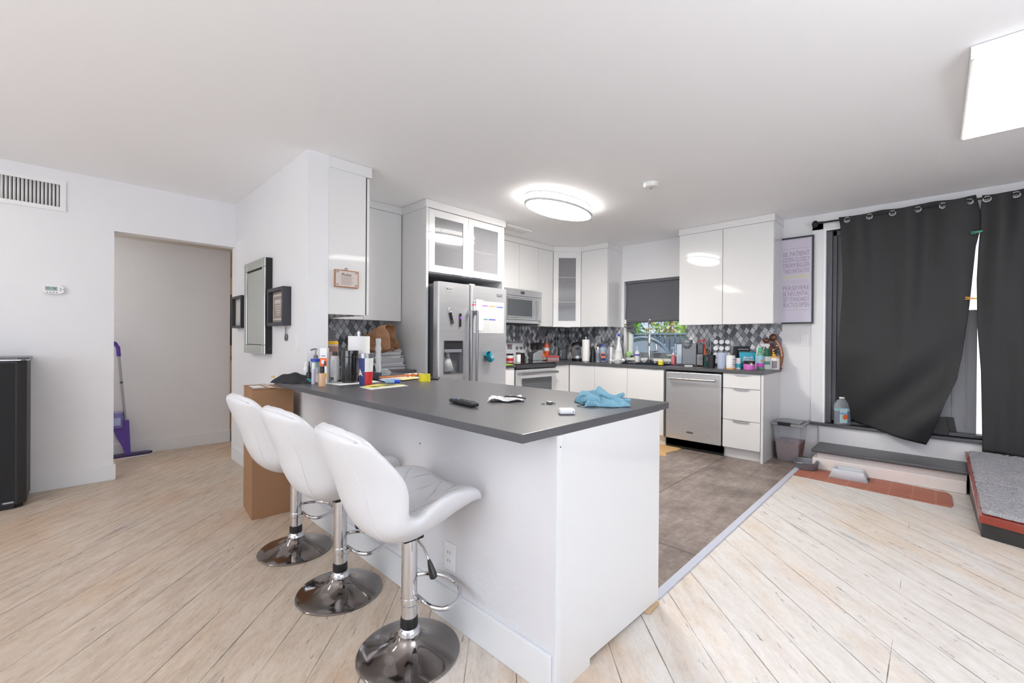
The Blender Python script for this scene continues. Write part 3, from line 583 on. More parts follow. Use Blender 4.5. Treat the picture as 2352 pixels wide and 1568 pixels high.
for k in range(4):
    a_ = -3.12+k*.545; OB('door', M().box(a_+.002, a_+.542, 1.896, 1.914, .115, .88, bev=.0015), WHITE, t)
for k, (x, y, z, r) in enumerate(((-1.72, 1.1555, .72, .004), (-1.08, 1.1555, .862, .0035), (-.906, 1.17, .845, .003))): OB('screw_hole', M().lathe([(0, 0), (r, 0), (r, .001)], 8).turn(Matrix.Translation((x, y, z)) @ Matrix.Rotation(PI/2, 4, 'X')), DGREY, t)
# ================================================================== APPLIANCES
t = thing('refrigerator', 'stainless steel side-by-side fridge with magnets on its doors', 'refrigerator', (-3.7, 2.85, 0), world=True)
OB('body', M().box(XW+.03, -3.372, 2.41, 3.31, .02, 1.735, bev=.004), mat('fridge_side', (86, 88, 92), .4), t)
def rdoor(y0, y1, z0, z1, hole=None):
    # door with softly curved vertical edges, front at x=-3.30
    m = M(); prof = [(-3.366, y0), (-3.325, y0+.002), (-3.306, y0+.014), (-3.300, y0+.034), (-3.300, y1-.034), (-3.306, y1-.014), (-3.325, y1-.002), (-3.366, y1)]
    if not hole: return m.prism(prof, z0, z1)
    ha, hb, hz0, hz1 = hole
    m.prism(prof, z0, hz0); m.prism(prof, hz1, z1)
    m.prism([(-3.366, y0), (-3.325, y0+.002), (-3.306, y0+.014), (-3.300, y0+.034), (-3.300, ha), (-3.366, ha)], hz0, hz1)
    m.prism([(-3.366, hb), (-3.300, hb), (-3.300, y1-.034), (-3.306, y1-.014), (-3.325, y1-.002), (-3.366, y1)], hz0, hz1); return m
dl = OB('door', rdoor(2.40, 2.798, .05, 1.748, (2.478, 2.698, .884, 1.192)), STEEL, t); dr_ = OB('door', rdoor(2.806, 3.318, .05, 1.748), STEEL, t)
OB('toe_grille', M().box(-3.40, -3.33, 2.41, 3.31, .02, .05), BLACK, t)
ds = OB('dispenser', M().box(-3.36, -3.352, 2.478, 2.698, .884, 1.192), mat('dispenser_grey', (88, 89, 94), .45), dl)
m = M()
for q in ((2.472, 2.704, 1.19, 1.198), (2.472, 2.704, .878, .886), (2.470, 2.479, .88, 1.196), (2.697, 2.706, .88, 1.196)): m.box(-3.303, -3.2965, *q, bev=.002)
OB('dispenser_frame', m, SATIN, dl)
OB('control_panel', M().box(-3.355, -3.305, 2.48, 2.696, 1.115, 1.19), mat('dark_panel', (46, 47, 50), .25), dl)
OB('dispenser_ledge', M().box(-3.355, -3.302, 2.48, 2.696, 1.082, 1.114, bev=.006), GREY, dl)
OB('paddle', M().poly([(-3.35, 2.51, 1.07), (-3.35, 2.57, 1.07), (-3.33, 2.62, .90), (-3.33, 2.50, .90)], [(0, 1, 2, 3)]), LGREY, dl, solid=.01)
OB('spout', M().lathe([(.018, 0), (.024, .03), (.024, .05)], 14, (-3.335, 2.54, 1.035)), GREY, dl)
for y, d in ((2.768, dl), (2.842, dr_)):
    h = OB('handle', M().box(-3.262, -3.236, y-.011, y+.011, .30, 1.50, bev=.009, seg=3), SATIN, d)
    m = M()
    for z in (1.45, .33): m.box(-3.302, -3.25, y-.012, y+.012, z, z+.045, bev=.006)
    OB('handle_mount', m, SATIN, h)
OB('hinge_cover', M().box(-3.44, -3.32, 2.80, 2.87, 1.748, 1.764, bev=.004), LGREY, t)
def sign(par, x, y, z, w_, h_, text, bg, fg, name='logo_plate'):
    q = OB(name, M().box(x, x+.003, y-w_/2, y+w_/2, z-h_/2, z+h_/2, bev=.001), bg, par); txt(q, text, (x+.0032, y, z), w_*.82, h_*.55, ((0, 1, 0), (0, 0, 1)), fg); return q
sign(dr_, -3.300, 3.195, 1.672, .075, .026, 'MAYTAG', DGREY, LGREY)
def mag(name, label, cat, y, z, build):
    t = thing(name, label, cat, (-3.2995, y, z), world=True); build(t); return t
t = mag('magnet', 'small rectangular lettered magnet at the top left of the fridge door', 'magnet', 2.535, 1.682, lambda t: None)
OB('magnet_plate', M().box(-3.2995, -3.296, 2.50, 2.57, 1.664, 1.70), PWHITE, t); OB('printed_panel', M().box(-3.2962, -3.295, 2.503, 2.567, 1.672, 1.697), DGREY, t); txt(t, 'VA 38', (-3.2945, 2.535, 1.685), .045, .016, ((0, 1, 0), (0, 0, 1)), PWHITE)
t = mag('bottle_opener', 'black-handled metal bottle opener stuck on the left fridge door', 'bottle opener', 2.55, 1.42, lambda t: None)
rm = Matrix.Translation((-3.296, 2.55, 1.435)) @ Matrix.Rotation(math.radians(16), 4, 'X')
OB('handle', M().box(0, .008, -.013, .013, -.055, .03, bev=.004).turn(rm), BLACK, t); m = M(); m.tube([(.004, .011*math.cos(a_), .048+.024*math.sin(a_)) for a_ in [2*PI*k/16 for k in range(16)]], .0035, 6, True); OB('steel_head', m.turn(rm), CHROME, t)
m = M(); m.tube([(.004, .012*math.cos(a_), -.066+.014*math.sin(a_)) for a_ in [2*PI*k/14 for k in range(14)]], .005, 6, True); OB('ring', m.turn(rm), BLACK, t)
t = mag('marker_magnet', 'thin black marker with a purple band stuck beside the fridge handles', 'marker', 2.665, 1.40, lambda t: None)
OB('barrel', M().box(-3.2995, -3.287, 2.657, 2.673, 1.33, 1.405, bev=.003), BLACK, t); OB('cap', M().box(-3.2995, -3.286, 2.656, 2.674, 1.43, 1.46, bev=.003), BLACK, t); OB('band', M().box(-3.2995, -3.2865, 2.657, 2.673, 1.405, 1.43), plain('purple', (128, 70, 180)), t)
t = mag('wall_calendar', 'clear weekly planner sheet with coloured headings on the right fridge door', 'calendar', 3.05, 1.44, lambda t: None)
OB('sheet', M().box(-3.2995, -3.2985, 2.835, 3.262, 1.275, 1.60), mat('planner_film', (182, 183, 185), .25), t)
cs = [plain('p1', (200, 40, 70)), plain('p2', (150, 70, 170)), plain('p3', (240, 140, 80)), plain('p4', (50, 70, 180)), plain('p5', (30, 140, 110)), plain('p6', (70, 60, 170)), LGREY]
for k, (y, z, c) in enumerate(((2.86, 1.555, 0), (2.98, 1.553, 1), (3.09, 1.553, 2), (3.2, 1.55, 3), (2.98, 1.415, 4), (3.09, 1.415, 5), (3.2, 1.415, 6))): OB('heading', M().box(-3.2984, -3.2976, y-.047, y+.047, z-.005, z+.005), cs[c], t)
for y in (2.93, 3.035, 3.145): OB('column_line', M().box(-3.2984, -3.298, y-.001, y+.001, 1.28, 1.55), LGREY, t)
txt(t, 'WEEK', (-3.298, 2.862, 1.578), .05, .02, ((0, 1, 0), (0, 0, 1)), DGREY)
t = mag('notepaper', 'torn white paper hanging over the planner on the right fridge door', 'paper', 2.90, 1.44, lambda t: None)
rr = random.Random(4); Pp = [(2.862+.004*rr.uniform(-1, 1), 1.30+.31*k/9) for k in range(10)]+[(2.955+.016*rr.uniform(-1, 1), 1.61-.31*k/9) for k in range(10)]
OB('sheet', M().prism(Pp, 0, .0012).turn(Matrix(((0, 0, 1, -3.2955), (1, 0, 0, 0), (0, 1, 0, 0), (0, 0, 0, 1)))), mat('bright_paper', (228, 228, 228), .5), t)
t = mag('can_cooler', 'teal foam can cooler stuck tilted on the right fridge door', 'can cooler', 3.02, 1.03, lambda t: None)
mx = Matrix.Translation((-3.262, 3.025, 1.033)) @ Matrix.Rotation(math.radians(38), 4, 'X')
OB('sleeve', M().lathe([(.034, -.045), (.037, 0), (.037, .045), (.033, .045), (.033, -.03)], 20, sx=.95).turn(mx), mat('teal_foam', (22, 128, 150), .7), t)
txt(t, 'NICE', mx @ Vector((.037, .004, 0)), .035, .03, (mx.to_3x3() @ Vector((0, 1, 0)), mx.to_3x3() @ Vector((0, 0, 1))), PWHITE)
# microwave
t = thing('microwave', 'stainless over-the-range microwave below the wall cabinet', 'microwave', (-4.0, 4.1, 1.42), world=True)
y0, y1, z0, z1, x = 3.716, 4.470, 1.422, 1.855, -3.80
OB('body', M().box(XW+.008, x-.03, y0, y1, z0+.01, z1, bev=.003), mat('mw_body', (70, 72, 76), .4), t)
OB('top_panel', M().box(x-.03, x-.002, y0, y1, z1-.085, z1, bev=.003), STEEL, t); OB('display', M().box(x-.003, x, 4.06, 4.13, z1-.06, z1-.025), DGREY, t)
d = OB('door', M().box(x-.03, x, y0, y1-.115, z0+.045, z1-.089, bev=.006), STEEL, t); OB('window', M().box(x-.002, x+.002, y0+.10, y1-.19, z0+.09, z1-.13, bev=.008), mat('mw_window', (84, 87, 92), .2), d)
m = M(); yy0, yy1, zz0, zz1 = y0+.085, y1-.175, z0+.075, z1-.115
for q in ((yy0, yy1, zz1, zz1+.008), (yy0, yy1, zz0-.008, zz0), (yy0-.008, yy0, zz0-.008, zz1+.008), (yy1, yy1+.008, zz0-.008, zz1+.008)): m.box(x-.001, x+.004, *q, bev=.002)
OB('window_trim', m, CHROME, d)
OB('control_strip', M().box(x-.03, x-.001, y1-.112, y1, z0+.045, z1-.089, bev=.003), STEEL, t)
h = OB('handle', M().tube([(x+.035, y1-.125, z0+.085), (x+.035, y1-.125, z1-.125)], .011, 10), SATIN, d); m = M()
for z in (z0+.1, z1-.14): m.tube([(x-.002, y1-.125, z), (x+.035, y1-.125, z)], .007, 8)
OB('handle_mount', m, SATIN, h)
OB('bottom_panel', M().box(x-.03, x-.001, y0, y1, z0, z0+.042, bev=.003), STEEL, t); sign(t, x-.001, y1-.04, z0+.03, .055, .02, 'MAYTAG', LGREY, DGREY)
OB('underside', M().box(XW+.05, x-.04, y0+.02, y1-.02, z0-.012, z0+.01), BLACK, t)
# oven
t = thing('oven', 'stainless range oven with a black glass cooktop and white control panel', 'oven', (-3.9, 4.1, 0), world=True)
y0, y1, x = 3.718, 4.480, -3.545
OB('body', M().box(XW+.03, x-.04, y0, y1, .03, .89), mat('oven_side', (70, 70, 74), .5), t)
OB('cooktop', M().box(XW+.04, x-.02, y0-.003, y1+.003, .89, .925, bev=.006), mat('cooktop_glass', (20, 20, 22), .08, coat=.6), t)
OB('front_trim', M().box(x-.05, x+.005, y0, y1, .86, .905, bev=.012, seg=3), mat('black_trim', (52, 53, 58), .2), t)
d = OB('door', M().box(x-.04, x, y0+.004, y1-.004, .24, .852, bev=.008), STEEL, t); OB('window', M().box(x-.001, x+.003, y0+.10, y1-.10, .33, .745, bev=.01), mat('oven_window', (92, 94, 98), .15), d)
h = OB('handle', M().tube([(x+.05, y0+.03, .80), (x+.05, y1-.03, .80)], .014, 10), SATIN, d); m = M()
for y in (y0+.05, y1-.05): m.tube([(x-.002, y, .80), (x+.05, y, .80)], .011, 8)
OB('handle_mount', m, SATIN, h)
OB('drawer', M().box(x-.04, x-.002, y0+.004, y1-.004, .06, .235, bev=.008), STEEL, t)
bp = OB('control_panel', M().poly([(XW+.012, y0, .915), (XW+.09, y0, .915), (XW+.055, y0, 1.165), (XW+.012, y0, 1.185), (XW+.012, y1, .915), (XW+.09, y1, .915), (XW+.055, y1, 1.165), (XW+.012, y1, 1.185)], [(0, 1, 2, 3), (4, 7, 6, 5), (0, 4, 5, 1), (1, 5, 6, 2), (2, 6, 7, 3), (3, 7, 4, 0)]), mat('range_silver', (216, 217, 220), .3, .2), t)
OB('display', M().box(XW+.058, XW+.068, 4.16, 4.25, 1.08, 1.15), GREY, bp); OB('clock', M().box(XW+.066, XW+.071, 4.17, 4.205, 1.115, 1.14), mat('clock_red', (150, 40, 40), .4), bp)
for y in (3.79, 3.87, 4.335, 4.415): OB('knob', M().lathe([(.022, 0), (.020, .022), (0, .024)], 16).turn(Matrix.Translation((XW+.064, y, 1.10)) @ Matrix.Rotation(PI/2, 4, 'Y')), SATIN, bp)
# dishwasher
t = thing('dishwasher', 'stainless steel dishwasher with a bar handle under the grey worktop', 'dishwasher', (-1.9, 5.1, 0), world=True)
x0, x1 = -2.192, -1.597; y = YD
OB('body', M().box(x0-.022, x1+.008, y+.03, YS-.01, .03, .872), mat('dw_gap', (38, 38, 40), .6), t)
d = OB('door', M().box(x0, x1, y-.018, y+.03, .115, .862, bev=.007, seg=3), STEEL, t)
h = OB('handle', M().tube([(x0+.045, y-.07, .792), (x0+.10, y-.07, .792), (x1-.10, y-.07, .792), (x1-.045, y-.07, .792)], .012, 12, radii=[.013, .0115, .0115, .013]), SATIN, d); m = M()
for c in (x0+.06, x1-.06): m.tube([(c, y-.02, .792), (c, y-.07, .792)], .011, 8)
OB('handle_mount', m, SATIN, h)
q = OB('logo_plate', M().box(-1.955, -1.885, y-.0205, y-.017, .197, .216), DGREY, d); txt(q, 'MAYTAG', (-1.92, y-.0208, .2065), .058, .010, ((1, 0, 0), (0, 0, 1)), LGREY)
OB('sticker', M().box(-1.75, -1.70, y-.0195, y-.0175, .202, .212, bev=.001), LGREY, d)
OB('toe_kick', M().box(x0-.012, x1+.008, y+.03, y+.05, .006, .112), BLACK, t); OB('latch_strip', M().box(x0-.022, x0-.004, y+.005, y+.03, .12, .86), mat('strip', (96, 96, 98), .4, .4), t)
# sink and taps
t = thing('sink', 'dark undermount kitchen sink with a black drying grid under the window', 'sink', (-2.65, 5.05, .884), world=True)
m = M(); m.box(-2.98, -2.28, 4.87, 5.30, CT-.001, CT+.003, bev=.001); OB('basin', m, mat('basin_dark', (44, 44, 48), .3), t)
m = M()
for k in range(15): m.tube([(-2.96+k*.047, 4.9, CT+.008), (-2.96+k*.047, 5.28, CT+.008)], .003, 5)
m.tube([(-2.97, 4.9, CT+.008), (-2.29, 4.9, CT+.008), (-2.29, 5.28, CT+.008), (-2.97, 5.28, CT+.008)], .004, 6, True); OB('drying_grid', m, MBLACK, t)
t = thing('faucet', 'tall chrome spring-neck kitchen faucet in front of the window', 'faucet', (-2.68, 5.33, CT), world=True)
fx, fy_ = -2.68, 5.33
OB('post', M().lathe([(.026, CT), (.026, CT+.03), (.019, CT+.035), (.019, 1.30)], 18, (fx, fy_, 0)), CHROME, t)
OB('base_ring', M().lathe([(.03, CT), (.03, CT+.045), (.026, CT+.05)], 18, (fx, fy_, 0)), DGREY, t)
nx_, ny_ = .45*.12, -.89*.12
arc = [(fx, fy_, 1.30)]+[(fx+nx_*(1-math.cos(a_))/2, fy_+ny_*(1-math.cos(a_))/2, 1.405+.065*math.sin(a_)) for a_ in [PI*k/12 for k in range(13)]]+[(fx+nx_, fy_+ny_, 1.30)]
OB('neck', M().tube(arc, .012, 10), CHROME, t)
P = []
for i in range(230):
    s_ = i/229*(len(arc)-1); k = min(int(s_), len(arc)-2); p = Vector(arc[k]).lerp(Vector(arc[k+1]), s_-k); tn = (Vector(arc[k+1])-Vector(arc[k])).normalized(); e1 = Vector((1, 0, 0)); e2 = tn.cross(e1); P.append(p+(e1*math.cos(i*.75)+e2*math.sin(i*.75))*.0175)
OB('spring', M().tube(P, .0028, 5), CHROME, t)
OB('spray_head', M().lathe([(.013, 1.30), (.018, 1.27), (.019, 1.18), (.014, 1.17)][::-1], 14, (fx+nx_, fy_+ny_, 0)), CHROME, t)
OB('holder_arm', M().tube([(fx, fy_, 1.14), (fx+nx_, fy_+ny_, 1.19)], .008, 8), CHROME, t)
OB('side_spout', M().tube([(fx, fy_, 1.075), (fx+.10, fy_-.04, 1.075), (fx+.145, fy_-.055, 1.085)], .012, 10), CHROME, t)
OB('lever', M().tube([(fx+.12, fy_-.03, 1.08), (fx+.11, fy_-.03, 1.17)], .006, 8), CHROME, t)
t = thing('filter_tap', 'slim chrome arched water filter tap beside the white kettle vase', 'faucet', (-3.30, 5.33, CT), world=True)
q = at(1404, 790, y=5.33); q2 = at(1389, 785, y=5.33); r_ = (q.x-q2.x)/2
OB('spout', M().tube([(q.x, 5.33, CT), (q.x, 5.33, 1.15)]+[(q.x-r_+r_*math.cos(a_), 5.33, 1.15+r_*.9*math.sin(a_)) for a_ in [PI*k/10 for k in range(11)]]+[(q.x-2*r_, 5.33, 1.12)], .008, 8), SATIN, t)
# ================================================================== BAR STOOLS
def spl(P, s):
    n = len(P)-1; x = s*n; k = min(int(x), n-1); t = x-k; a, b, c, d = P[max(k-1, 0)], P[k], P[k+1], P[min(k+2, n)]
    return tuple(.5*((2*b[i])+(c[i]-a[i])*t+(2*a[i]-5*b[i]+4*c[i]-d[i])*t*t+(3*b[i]-a[i]-3*c[i]+d[i])*t**3) for i in range(len(a)))
# (y, z, half width, half thickness, side curl)
SP = [(-.322, .912, .175, .016, .045), (-.312, .893, .196, .028, .055), (-.28, .815, .212, .034, .075), (-.24, .715, .220, .036, .095), (-.205, .625, .210, .042, .085), (-.15, .550, .196, .050, .05), (-.07, .510, .200, .052, .085), (.02, .520, .214, .052, .115), (.105, .553, .218, .052, .105), (.165, .578, .210, .047, .06), (.203, .570, .178, .032, .015)]
def seat_pt(u, s, side):
    y, z, w_, th, cu = spl(SP, s); e = .003; y1_, z1_, *_ = spl(SP, min(s+e, 1)); y0_, z0_, *_ = spl(SP, max(s-e, 0))
    ty, tz = y1_-y0_, z1_-z0_; l = math.hypot(ty, tz) or 1; ny, nz = -tz/l, ty/l   # inner normal (towards the sitter)
    ny, nz = (ny, nz) if True else (ny, nz)
    ed = max(0, 1-abs(u)**3.2)**.5
    e2 = min(1, min(s, 1-s)*9)**.5
    off = cu*abs(u)**2.2+side*th*(.25+.75*ed)*e2
    if side > 0:
        q = abs(math.sin(PI*(2.0*s*2+u*1.5)))*abs(math.sin(PI*(2.0*s*2-u*1.5))); off += .009*min(1, q*3)*ed-.005
    return Vector((w_*u, y+ny*off, z+nz*off-.065*abs(u)**2.4*max(0, 1-s/.35)))
t = stool = thing('bar_stool', 'nearest white bar stool, at the outer end of the counter, lever showing', 'bar stool', (0, 0, 0), group='white bar stools')
m = M(); NU, NV = 20, 46
A_ = [[m.bm.verts.new(seat_pt(-1+2*i/NU, j/NV, 1)) for j in range(NV+1)] for i in range(NU+1)]
B_ = [[m.bm.verts.new(seat_pt(-1+2*i/NU, j/NV, -1)) for j in range(NV+1)] for i in range(NU+1)]
for i in range(NU):
    for j in range(NV):
        m.bm.faces.new((A_[i][j], A_[i+1][j], A_[i+1][j+1], A_[i][j+1])); m.bm.faces.new((B_[i][j], B_[i][j+1], B_[i+1][j+1], B_[i+1][j]))
for j in range(NV):
    for i in (0, NU): m.bm.faces.new((A_[i][j], A_[i][j+1], B_[i][j+1], B_[i][j]))
for i in range(NU):
    for j in (0, NV): m.bm.faces.new((A_[i][j], A_[i+1][j], B_[i+1][j], B_[i][j]))
st = OB('seat', m, LEATHER, t, angle=80, sub=1)
m = M()
for u in (-.55, .55): m.tube([seat_pt(u, s, -1)+Vector((0, 0, 0)) for s in [.12+.38*k/16 for k in range(17)]], .0022, 5)
m.tube([seat_pt(u, .035, -1) for u in [-.9+1.8*k/24 for k in range(25)]], .0028, 6); OB('seam', m, LEATHER, st); m = M()
for q0, q1 in (((-.75, .48), (.15, .98)), ((.75, .48), (-.15, .98)), ((-.1, .46), (.8, .86)), ((.1, .46), (-.8, .86)), ((-.8, .62), (-.35, .97)), ((.8, .62), (.35, .97))): m.tube([seat_pt(q0[0]+(q1[0]-q0[0])*k/16, q0[1]+(q1[1]-q0[1])*k/16, 1)+Vector((0, 0, -.001)) for k in range(17)], .002, 5)
OB('quilting', m, mat('stitch', (190, 190, 192), .5), st)
OB('seat_plate', M().box(-.04, .04, -.045, .04, .44, .458, bev=.006).turn(Matrix.Identity(4)), BLACK, t)
OB('gas_column', M().lathe([(.030, .13), (.030, .44), (.022, .442)], 24), CHROME, t)
OB('collar', M().lathe([(.031, .098), (.0335, .102), (.0335, .132), (.031, .14)], 24), BLACK, t)
OB('base_ring', M().lathe([(.038, .070), (.043, .078), (.040, .092), (.032, .1)], 28), CHROME, t)
OB('base', M().lathe([(.193, 0), (.195, .004), (.190, .009), (.155, .014), (.12, .022), (.09, .034), (.068, .048), (.054, .062), (.046, .074), (.03, .078)], 64), DCHROME, t, 60)
P = [(-.02, .036, .2), (-.09, .036, .2), (-.135, .06, .2), (-.14, .10, .2), (-.115, .155, .2), (-.06, .192, .2), (0, .203, .2), (.06, .192, .2), (.115, .155, .2), (.14, .10, .2), (.135, .06, .2), (.09, .036, .2), (.02, .036, .2)]
PP = [spl(P, k/60) for k in range(61)]
OB('footrest', M().tube(PP, .0085, 10, True), CHROME, t)
OB('footrest_clamp', M().lathe([(.0305, .185), (.0325, .19), (.0325, .21), (.0305, .215)], 20), CHROME, t)
m = M().tube([(.05, 0, .45), (.095, 0, .435), (.12, .0, .415), (.135, .0, .40)], .0045, 6)
lv = OB('lever', m, CHROME, t)
OB('lever_grip', M().lathe([(.008, 0), (.013, -.012), (.022, -.05), (.020, -.064), (.008, -.068)][::-1], 14, sx=1, sy=.5).turn(Matrix.Translation((.132, 0, .404)) @ Matrix.Rotation(math.radians(-32), 4, 'Y')), BLACK, lv)
SR = [((-1.449, .930), -.03), ((-2.032, .920), .06), ((-2.617, .924), .02)]
stool.location = (*SR[0][0], 0); stool.rotation_euler = (0, 0, SR[0][1])
dup(stool, (*SR[1][0], 0), SR[1][1], 'middle white bar stool, between the two others', 'white bar stools')
dup(stool, (*SR[2][0], 0), SR[2][1], 'farthest white bar stool, next to the tall cardboard box', 'white bar stools')
# ================================================================== SMALL THINGS
def spot(u, vb, z0=CT, back=0):
    p = at(u, vb, z=z0); dx = Vector((fwd.x, fwd.y, 0)).normalized(); return p+dx*back
def scale_at(p): return (p-Vector((0, 0, CH))).dot(fwd)/FPX
def place(u, vb, vt, wpx, z0, dep, y):
    if y is not None: p = at(u, vb, y=y); k = scale_at(p); return p, wpx*k/2, at(u, vt, y=y).z-z0
    p = spot(u, vb, z0); k = scale_at(p); r = wpx*k/2; p = spot(u, vb, z0, r*dep); k = scale_at(p); return p, wpx*k/2, (vb-vt)*k*.985
def lath(name, label, cat, u, vb, vt, wpx, parts, z0=CT, group=None, sx=1, sy=1, seg=20, rz=None, y=None):
    """upright round thing: photo pixels give its place, width and height; parts = (name, [(r, z) of half width and height], material)"""
    p, r, h = place(u, vb, vt, wpx, z0, sy, y)
    t = thing(name, label, cat, (p.x, p.y, z0), YAW if rz is None else rz, group); t['_h'] = h; t['_r'] = r
    for q in parts:
        nm, pr, mt = q[:3]; par = q[3] if len(q) > 3 else t
        OB(nm, M().lathe([(a*r, b*h) for a, b in pr], seg, sx=sx, sy=sy), mt, t)
    return t
def boxy(name, label, cat, u, vb, vt, wpx, parts, depth=.5, z0=CT, group=None, rz=None, y=None):
    """upright box thing; parts = (name, (x0, x1, y0, y1, z0, z1) in half widths / height, material, bevel)"""
    p, w_, h = place(u, vb, vt, wpx, z0, depth, y)
    t = thing(name, label, cat, (p.x, p.y, z0), YAW if rz is None else rz, group); t['_h'] = h; t['_r'] = w_
    for nm, b, mt, bv in parts: OB(nm, M().box(b[0]*w_, b[1]*w_, b[2]*w_, b[3]*w_, b[4]*h, b[5]*h, bev=bv), mt, t)
    return t
def label_text(t, s, z, w_, h_, mt, y=-1.03, x=0):
    r, h = t['_r'], t['_h']; txt(t, s, (x*r, y*r, z*h), w_*r, h_*h, ((1, 0, 0), (0, 0, 1)), mt)
BOD = [(.85, 0), (.97, .02), (1, .05), (1, .70), (.9, .78), (.45, .86), (.42, .88), (0, .88)]
def bottle(n, lab, u, vb, vt, wpx, body, cap, lb=None, cat='bottle', lz=(.12, .6), capz=.84, capr=.5, **k):
    P = [('body', [(0, 0), (.9, 0), (1, .03), (1, capz-.22), (.85, capz-.12), (capr*.9, capz-.03), (capr*.9, capz), (0, capz)], body), ('cap', [(0, capz-.02), (capr, capz-.02), (capr, .985), (capr*.9, 1), (0, 1)], cap)]
    if lb is not None: P.append(('label', [(.97, lz[0]), (1.02, lz[0]), (1.02, lz[1]), (.97, lz[1])], lb))
    return lath(n, lab, cat, u, vb, vt, wpx, P, **k)
def pump(n, lab, u, vb, vt, wpx, body, head, lb=None, lz=(.1, .5), pz=.68, **k):
    t = bottle(n, lab, u, vb, vt, wpx, body, head, lb, lz=lz, capz=pz, capr=.5, **k) if 0 else lath(n, lab, 'bottle', u, vb, vt, wpx, [('body', [(0, 0), (.9, 0), (1, .03), (1, pz-.2), (.8, pz-.08), (.45, pz-.03), (.45, pz), (0, pz)], body), ('collar', [(0, pz-.03), (.5, pz-.03), (.5, pz+.06), (.2, pz+.08), (.12, pz+.1), (.12, .92), (0, .92)], head)]+([('label', [(.97, lz[0]), (1.02, lz[0]), (1.02, lz[1]), (.97, lz[1])], lb)] if lb else []), **k)
    r, h = t['_r'], t['_h']; OB('pump_head', M().tube([(.25*r, 0, .95*h), (0, 0, .97*h), (-.5*r, 0, .965*h), (-1.1*r, 0, .94*h)], .16*r+.001, 8), head, t); return t
def jar(n, lab, u, vb, vt, wpx, body, lid, lb=None, cat='jar', lz=(.2, .72), cz=.82, **k):
    P = [('body', [(0, 0), (.93, 0), (1, .03), (1, cz-.06), (.9, cz), (0, cz)], body), ('lid', [(0, cz-.02), (.96, cz-.02), (.98, cz), (.98, .98), (.93, 1), (0, 1)], lid)]
    if lb is not None: P.append(('label', [(.98, lz[0]), (1.015, lz[0]), (1.015, lz[1]), (.98, lz[1])], lb))
    return lath(n, lab, cat, u, vb, vt, wpx, P, **k)
# ---- floor things, left side
t = thing('speaker', 'tall black floor-standing speaker cropped by the left edge of the photo', 'speaker', (-4.79, -.36, 0), world=True)
OB('cabinet', M().prism([(-4.965, -.62), (-4.65, -.62), (-4.60, -.57), (-4.60, -.235), (-4.635, -.19), (-4.965, -.185)], .03, 1.035, bev=.006), mat('speaker_black', (38, 38, 40), .5), t)
OB('plinth', M().prism([(-4.95, -.62), (-4.66, -.62), (-4.615, -.57), (-4.615, -.25), (-4.65, -.21), (-4.95, -.21)], 0, .035), BLACK, t)
m = M(); m.prism([(-4.975, -.63), (-4.645, -.63), (-4.592, -.575), (-4.592, -.23), (-4.63, -.178), (-4.975, -.175)], 1.035, 1.06, bev=.008); OB('top_plate', m, mat('gunmetal', (96, 97, 100), .25, .7), t)
OB('chrome_edge', M().tube([(-4.592, -.575, 1.04), (-4.591, -.23, 1.04), (-4.628, -.177, 1.04)], .005, 6), CHROME, t); OB('logo_plate', M().box(-4.601, -4.597, -.30, -.25, .045, .055), LGREY, t)
OB('grille', M().box(-4.602, -4.596, -.56, -.245, .06, 1.02, bev=.002), mat('grille_cloth', (33, 33, 35), .9, noise=.2, nscale=300), t)
OB('port', M().box(-4.8, -4.76, -.42, -.38, 1.058, 1.062, bev=.002), BLACK, t)
t = thing('spray_mop', 'purple and silver spray mop leaning in the hall behind the left wall', 'mop', (-5.77, .45, 0), world=True)
bx = lambda u, v: at(u, v, x=-5.82)
PU = plain('purple_plastic', (92, 62, 160), .35); a0, a1, a2 = bx(268, 830), bx(281, 900), bx(289, 965)
OB('grip', M().tube([bx(256, 786)+Vector((.02, 0, 0)), bx(264, 788), bx(271, 798), bx(273, 818)], .017, 10), PU, t)
OB('pole', M().tube([bx(273, 817), a1, bx(288, 966)], .0115, 10), mat('silver_tube', (176, 178, 184), .3, .6), t); OB('joint', M().tube([bx(278.5, 876), bx(279, 880)], .0128, 10), DGREY, t)
pp = [bx(*q) for q in ((262, 966), (296, 964), (300, 1046), (290, 1048), (280, 1024), (266, 1002), (259, 984))]
m = M(); V = [p+Vector((dx, 0, 0)) for dx in (-.025, .03) for p in pp]; n = len(pp); m.poly(V, [tuple(range(n))[::-1], tuple(range(n, 2*n))]+[(i, (i+1) % n, n+(i+1) % n, n+i) for i in range(n)]); OB('housing', m, PU, t)
q0, q1 = bx(257, 946), bx(282, 975); OB('bottle', M().box(-5.85, -5.76, q0.y, q1.y, q1.z-.03, q0.z, bev=.012), mat('violet_bottle', (110, 100, 170), .15, coat=.5), t); OB('label', M().box(-5.762, -5.757, q0.y+.0, q1.y-.02, q1.z+.005, q0.z-.055), plain('pale_blue', (170, 180, 225)), t)
hc = at(296, 1050, z=0); OB('mop_head', M().prism([(hc.x-.10, hc.y-.22), (hc.x+.03, hc.y-.20), (hc.x+.0, hc.y+.16), (hc.x-.05, hc.y+.19), (hc.x-.10, hc.y+.15)], .006, .03, bev=.006), plain('dark_violet', (64, 50, 92)), t); OB('pad', M().prism([(hc.x-.10, hc.y-.225), (hc.x+.035, hc.y-.205), (hc.x+.005, hc.y+.165), (hc.x-.05, hc.y+.2), (hc.x-.10, hc.y+.155)], 0, .008), PAPER, t)
t = thing('cardboard_box', 'tall brown cardboard box standing beside the bar stools under the counter end', 'box', (-3.38, .98, 0), world=True)
CB = mat('cardboard', (154, 116, 84), .75, noise=.06, nscale=5); bp = [(-3.556, .895), (-3.232, .862), (-3.212, 1.115), (-3.54, 1.140)]
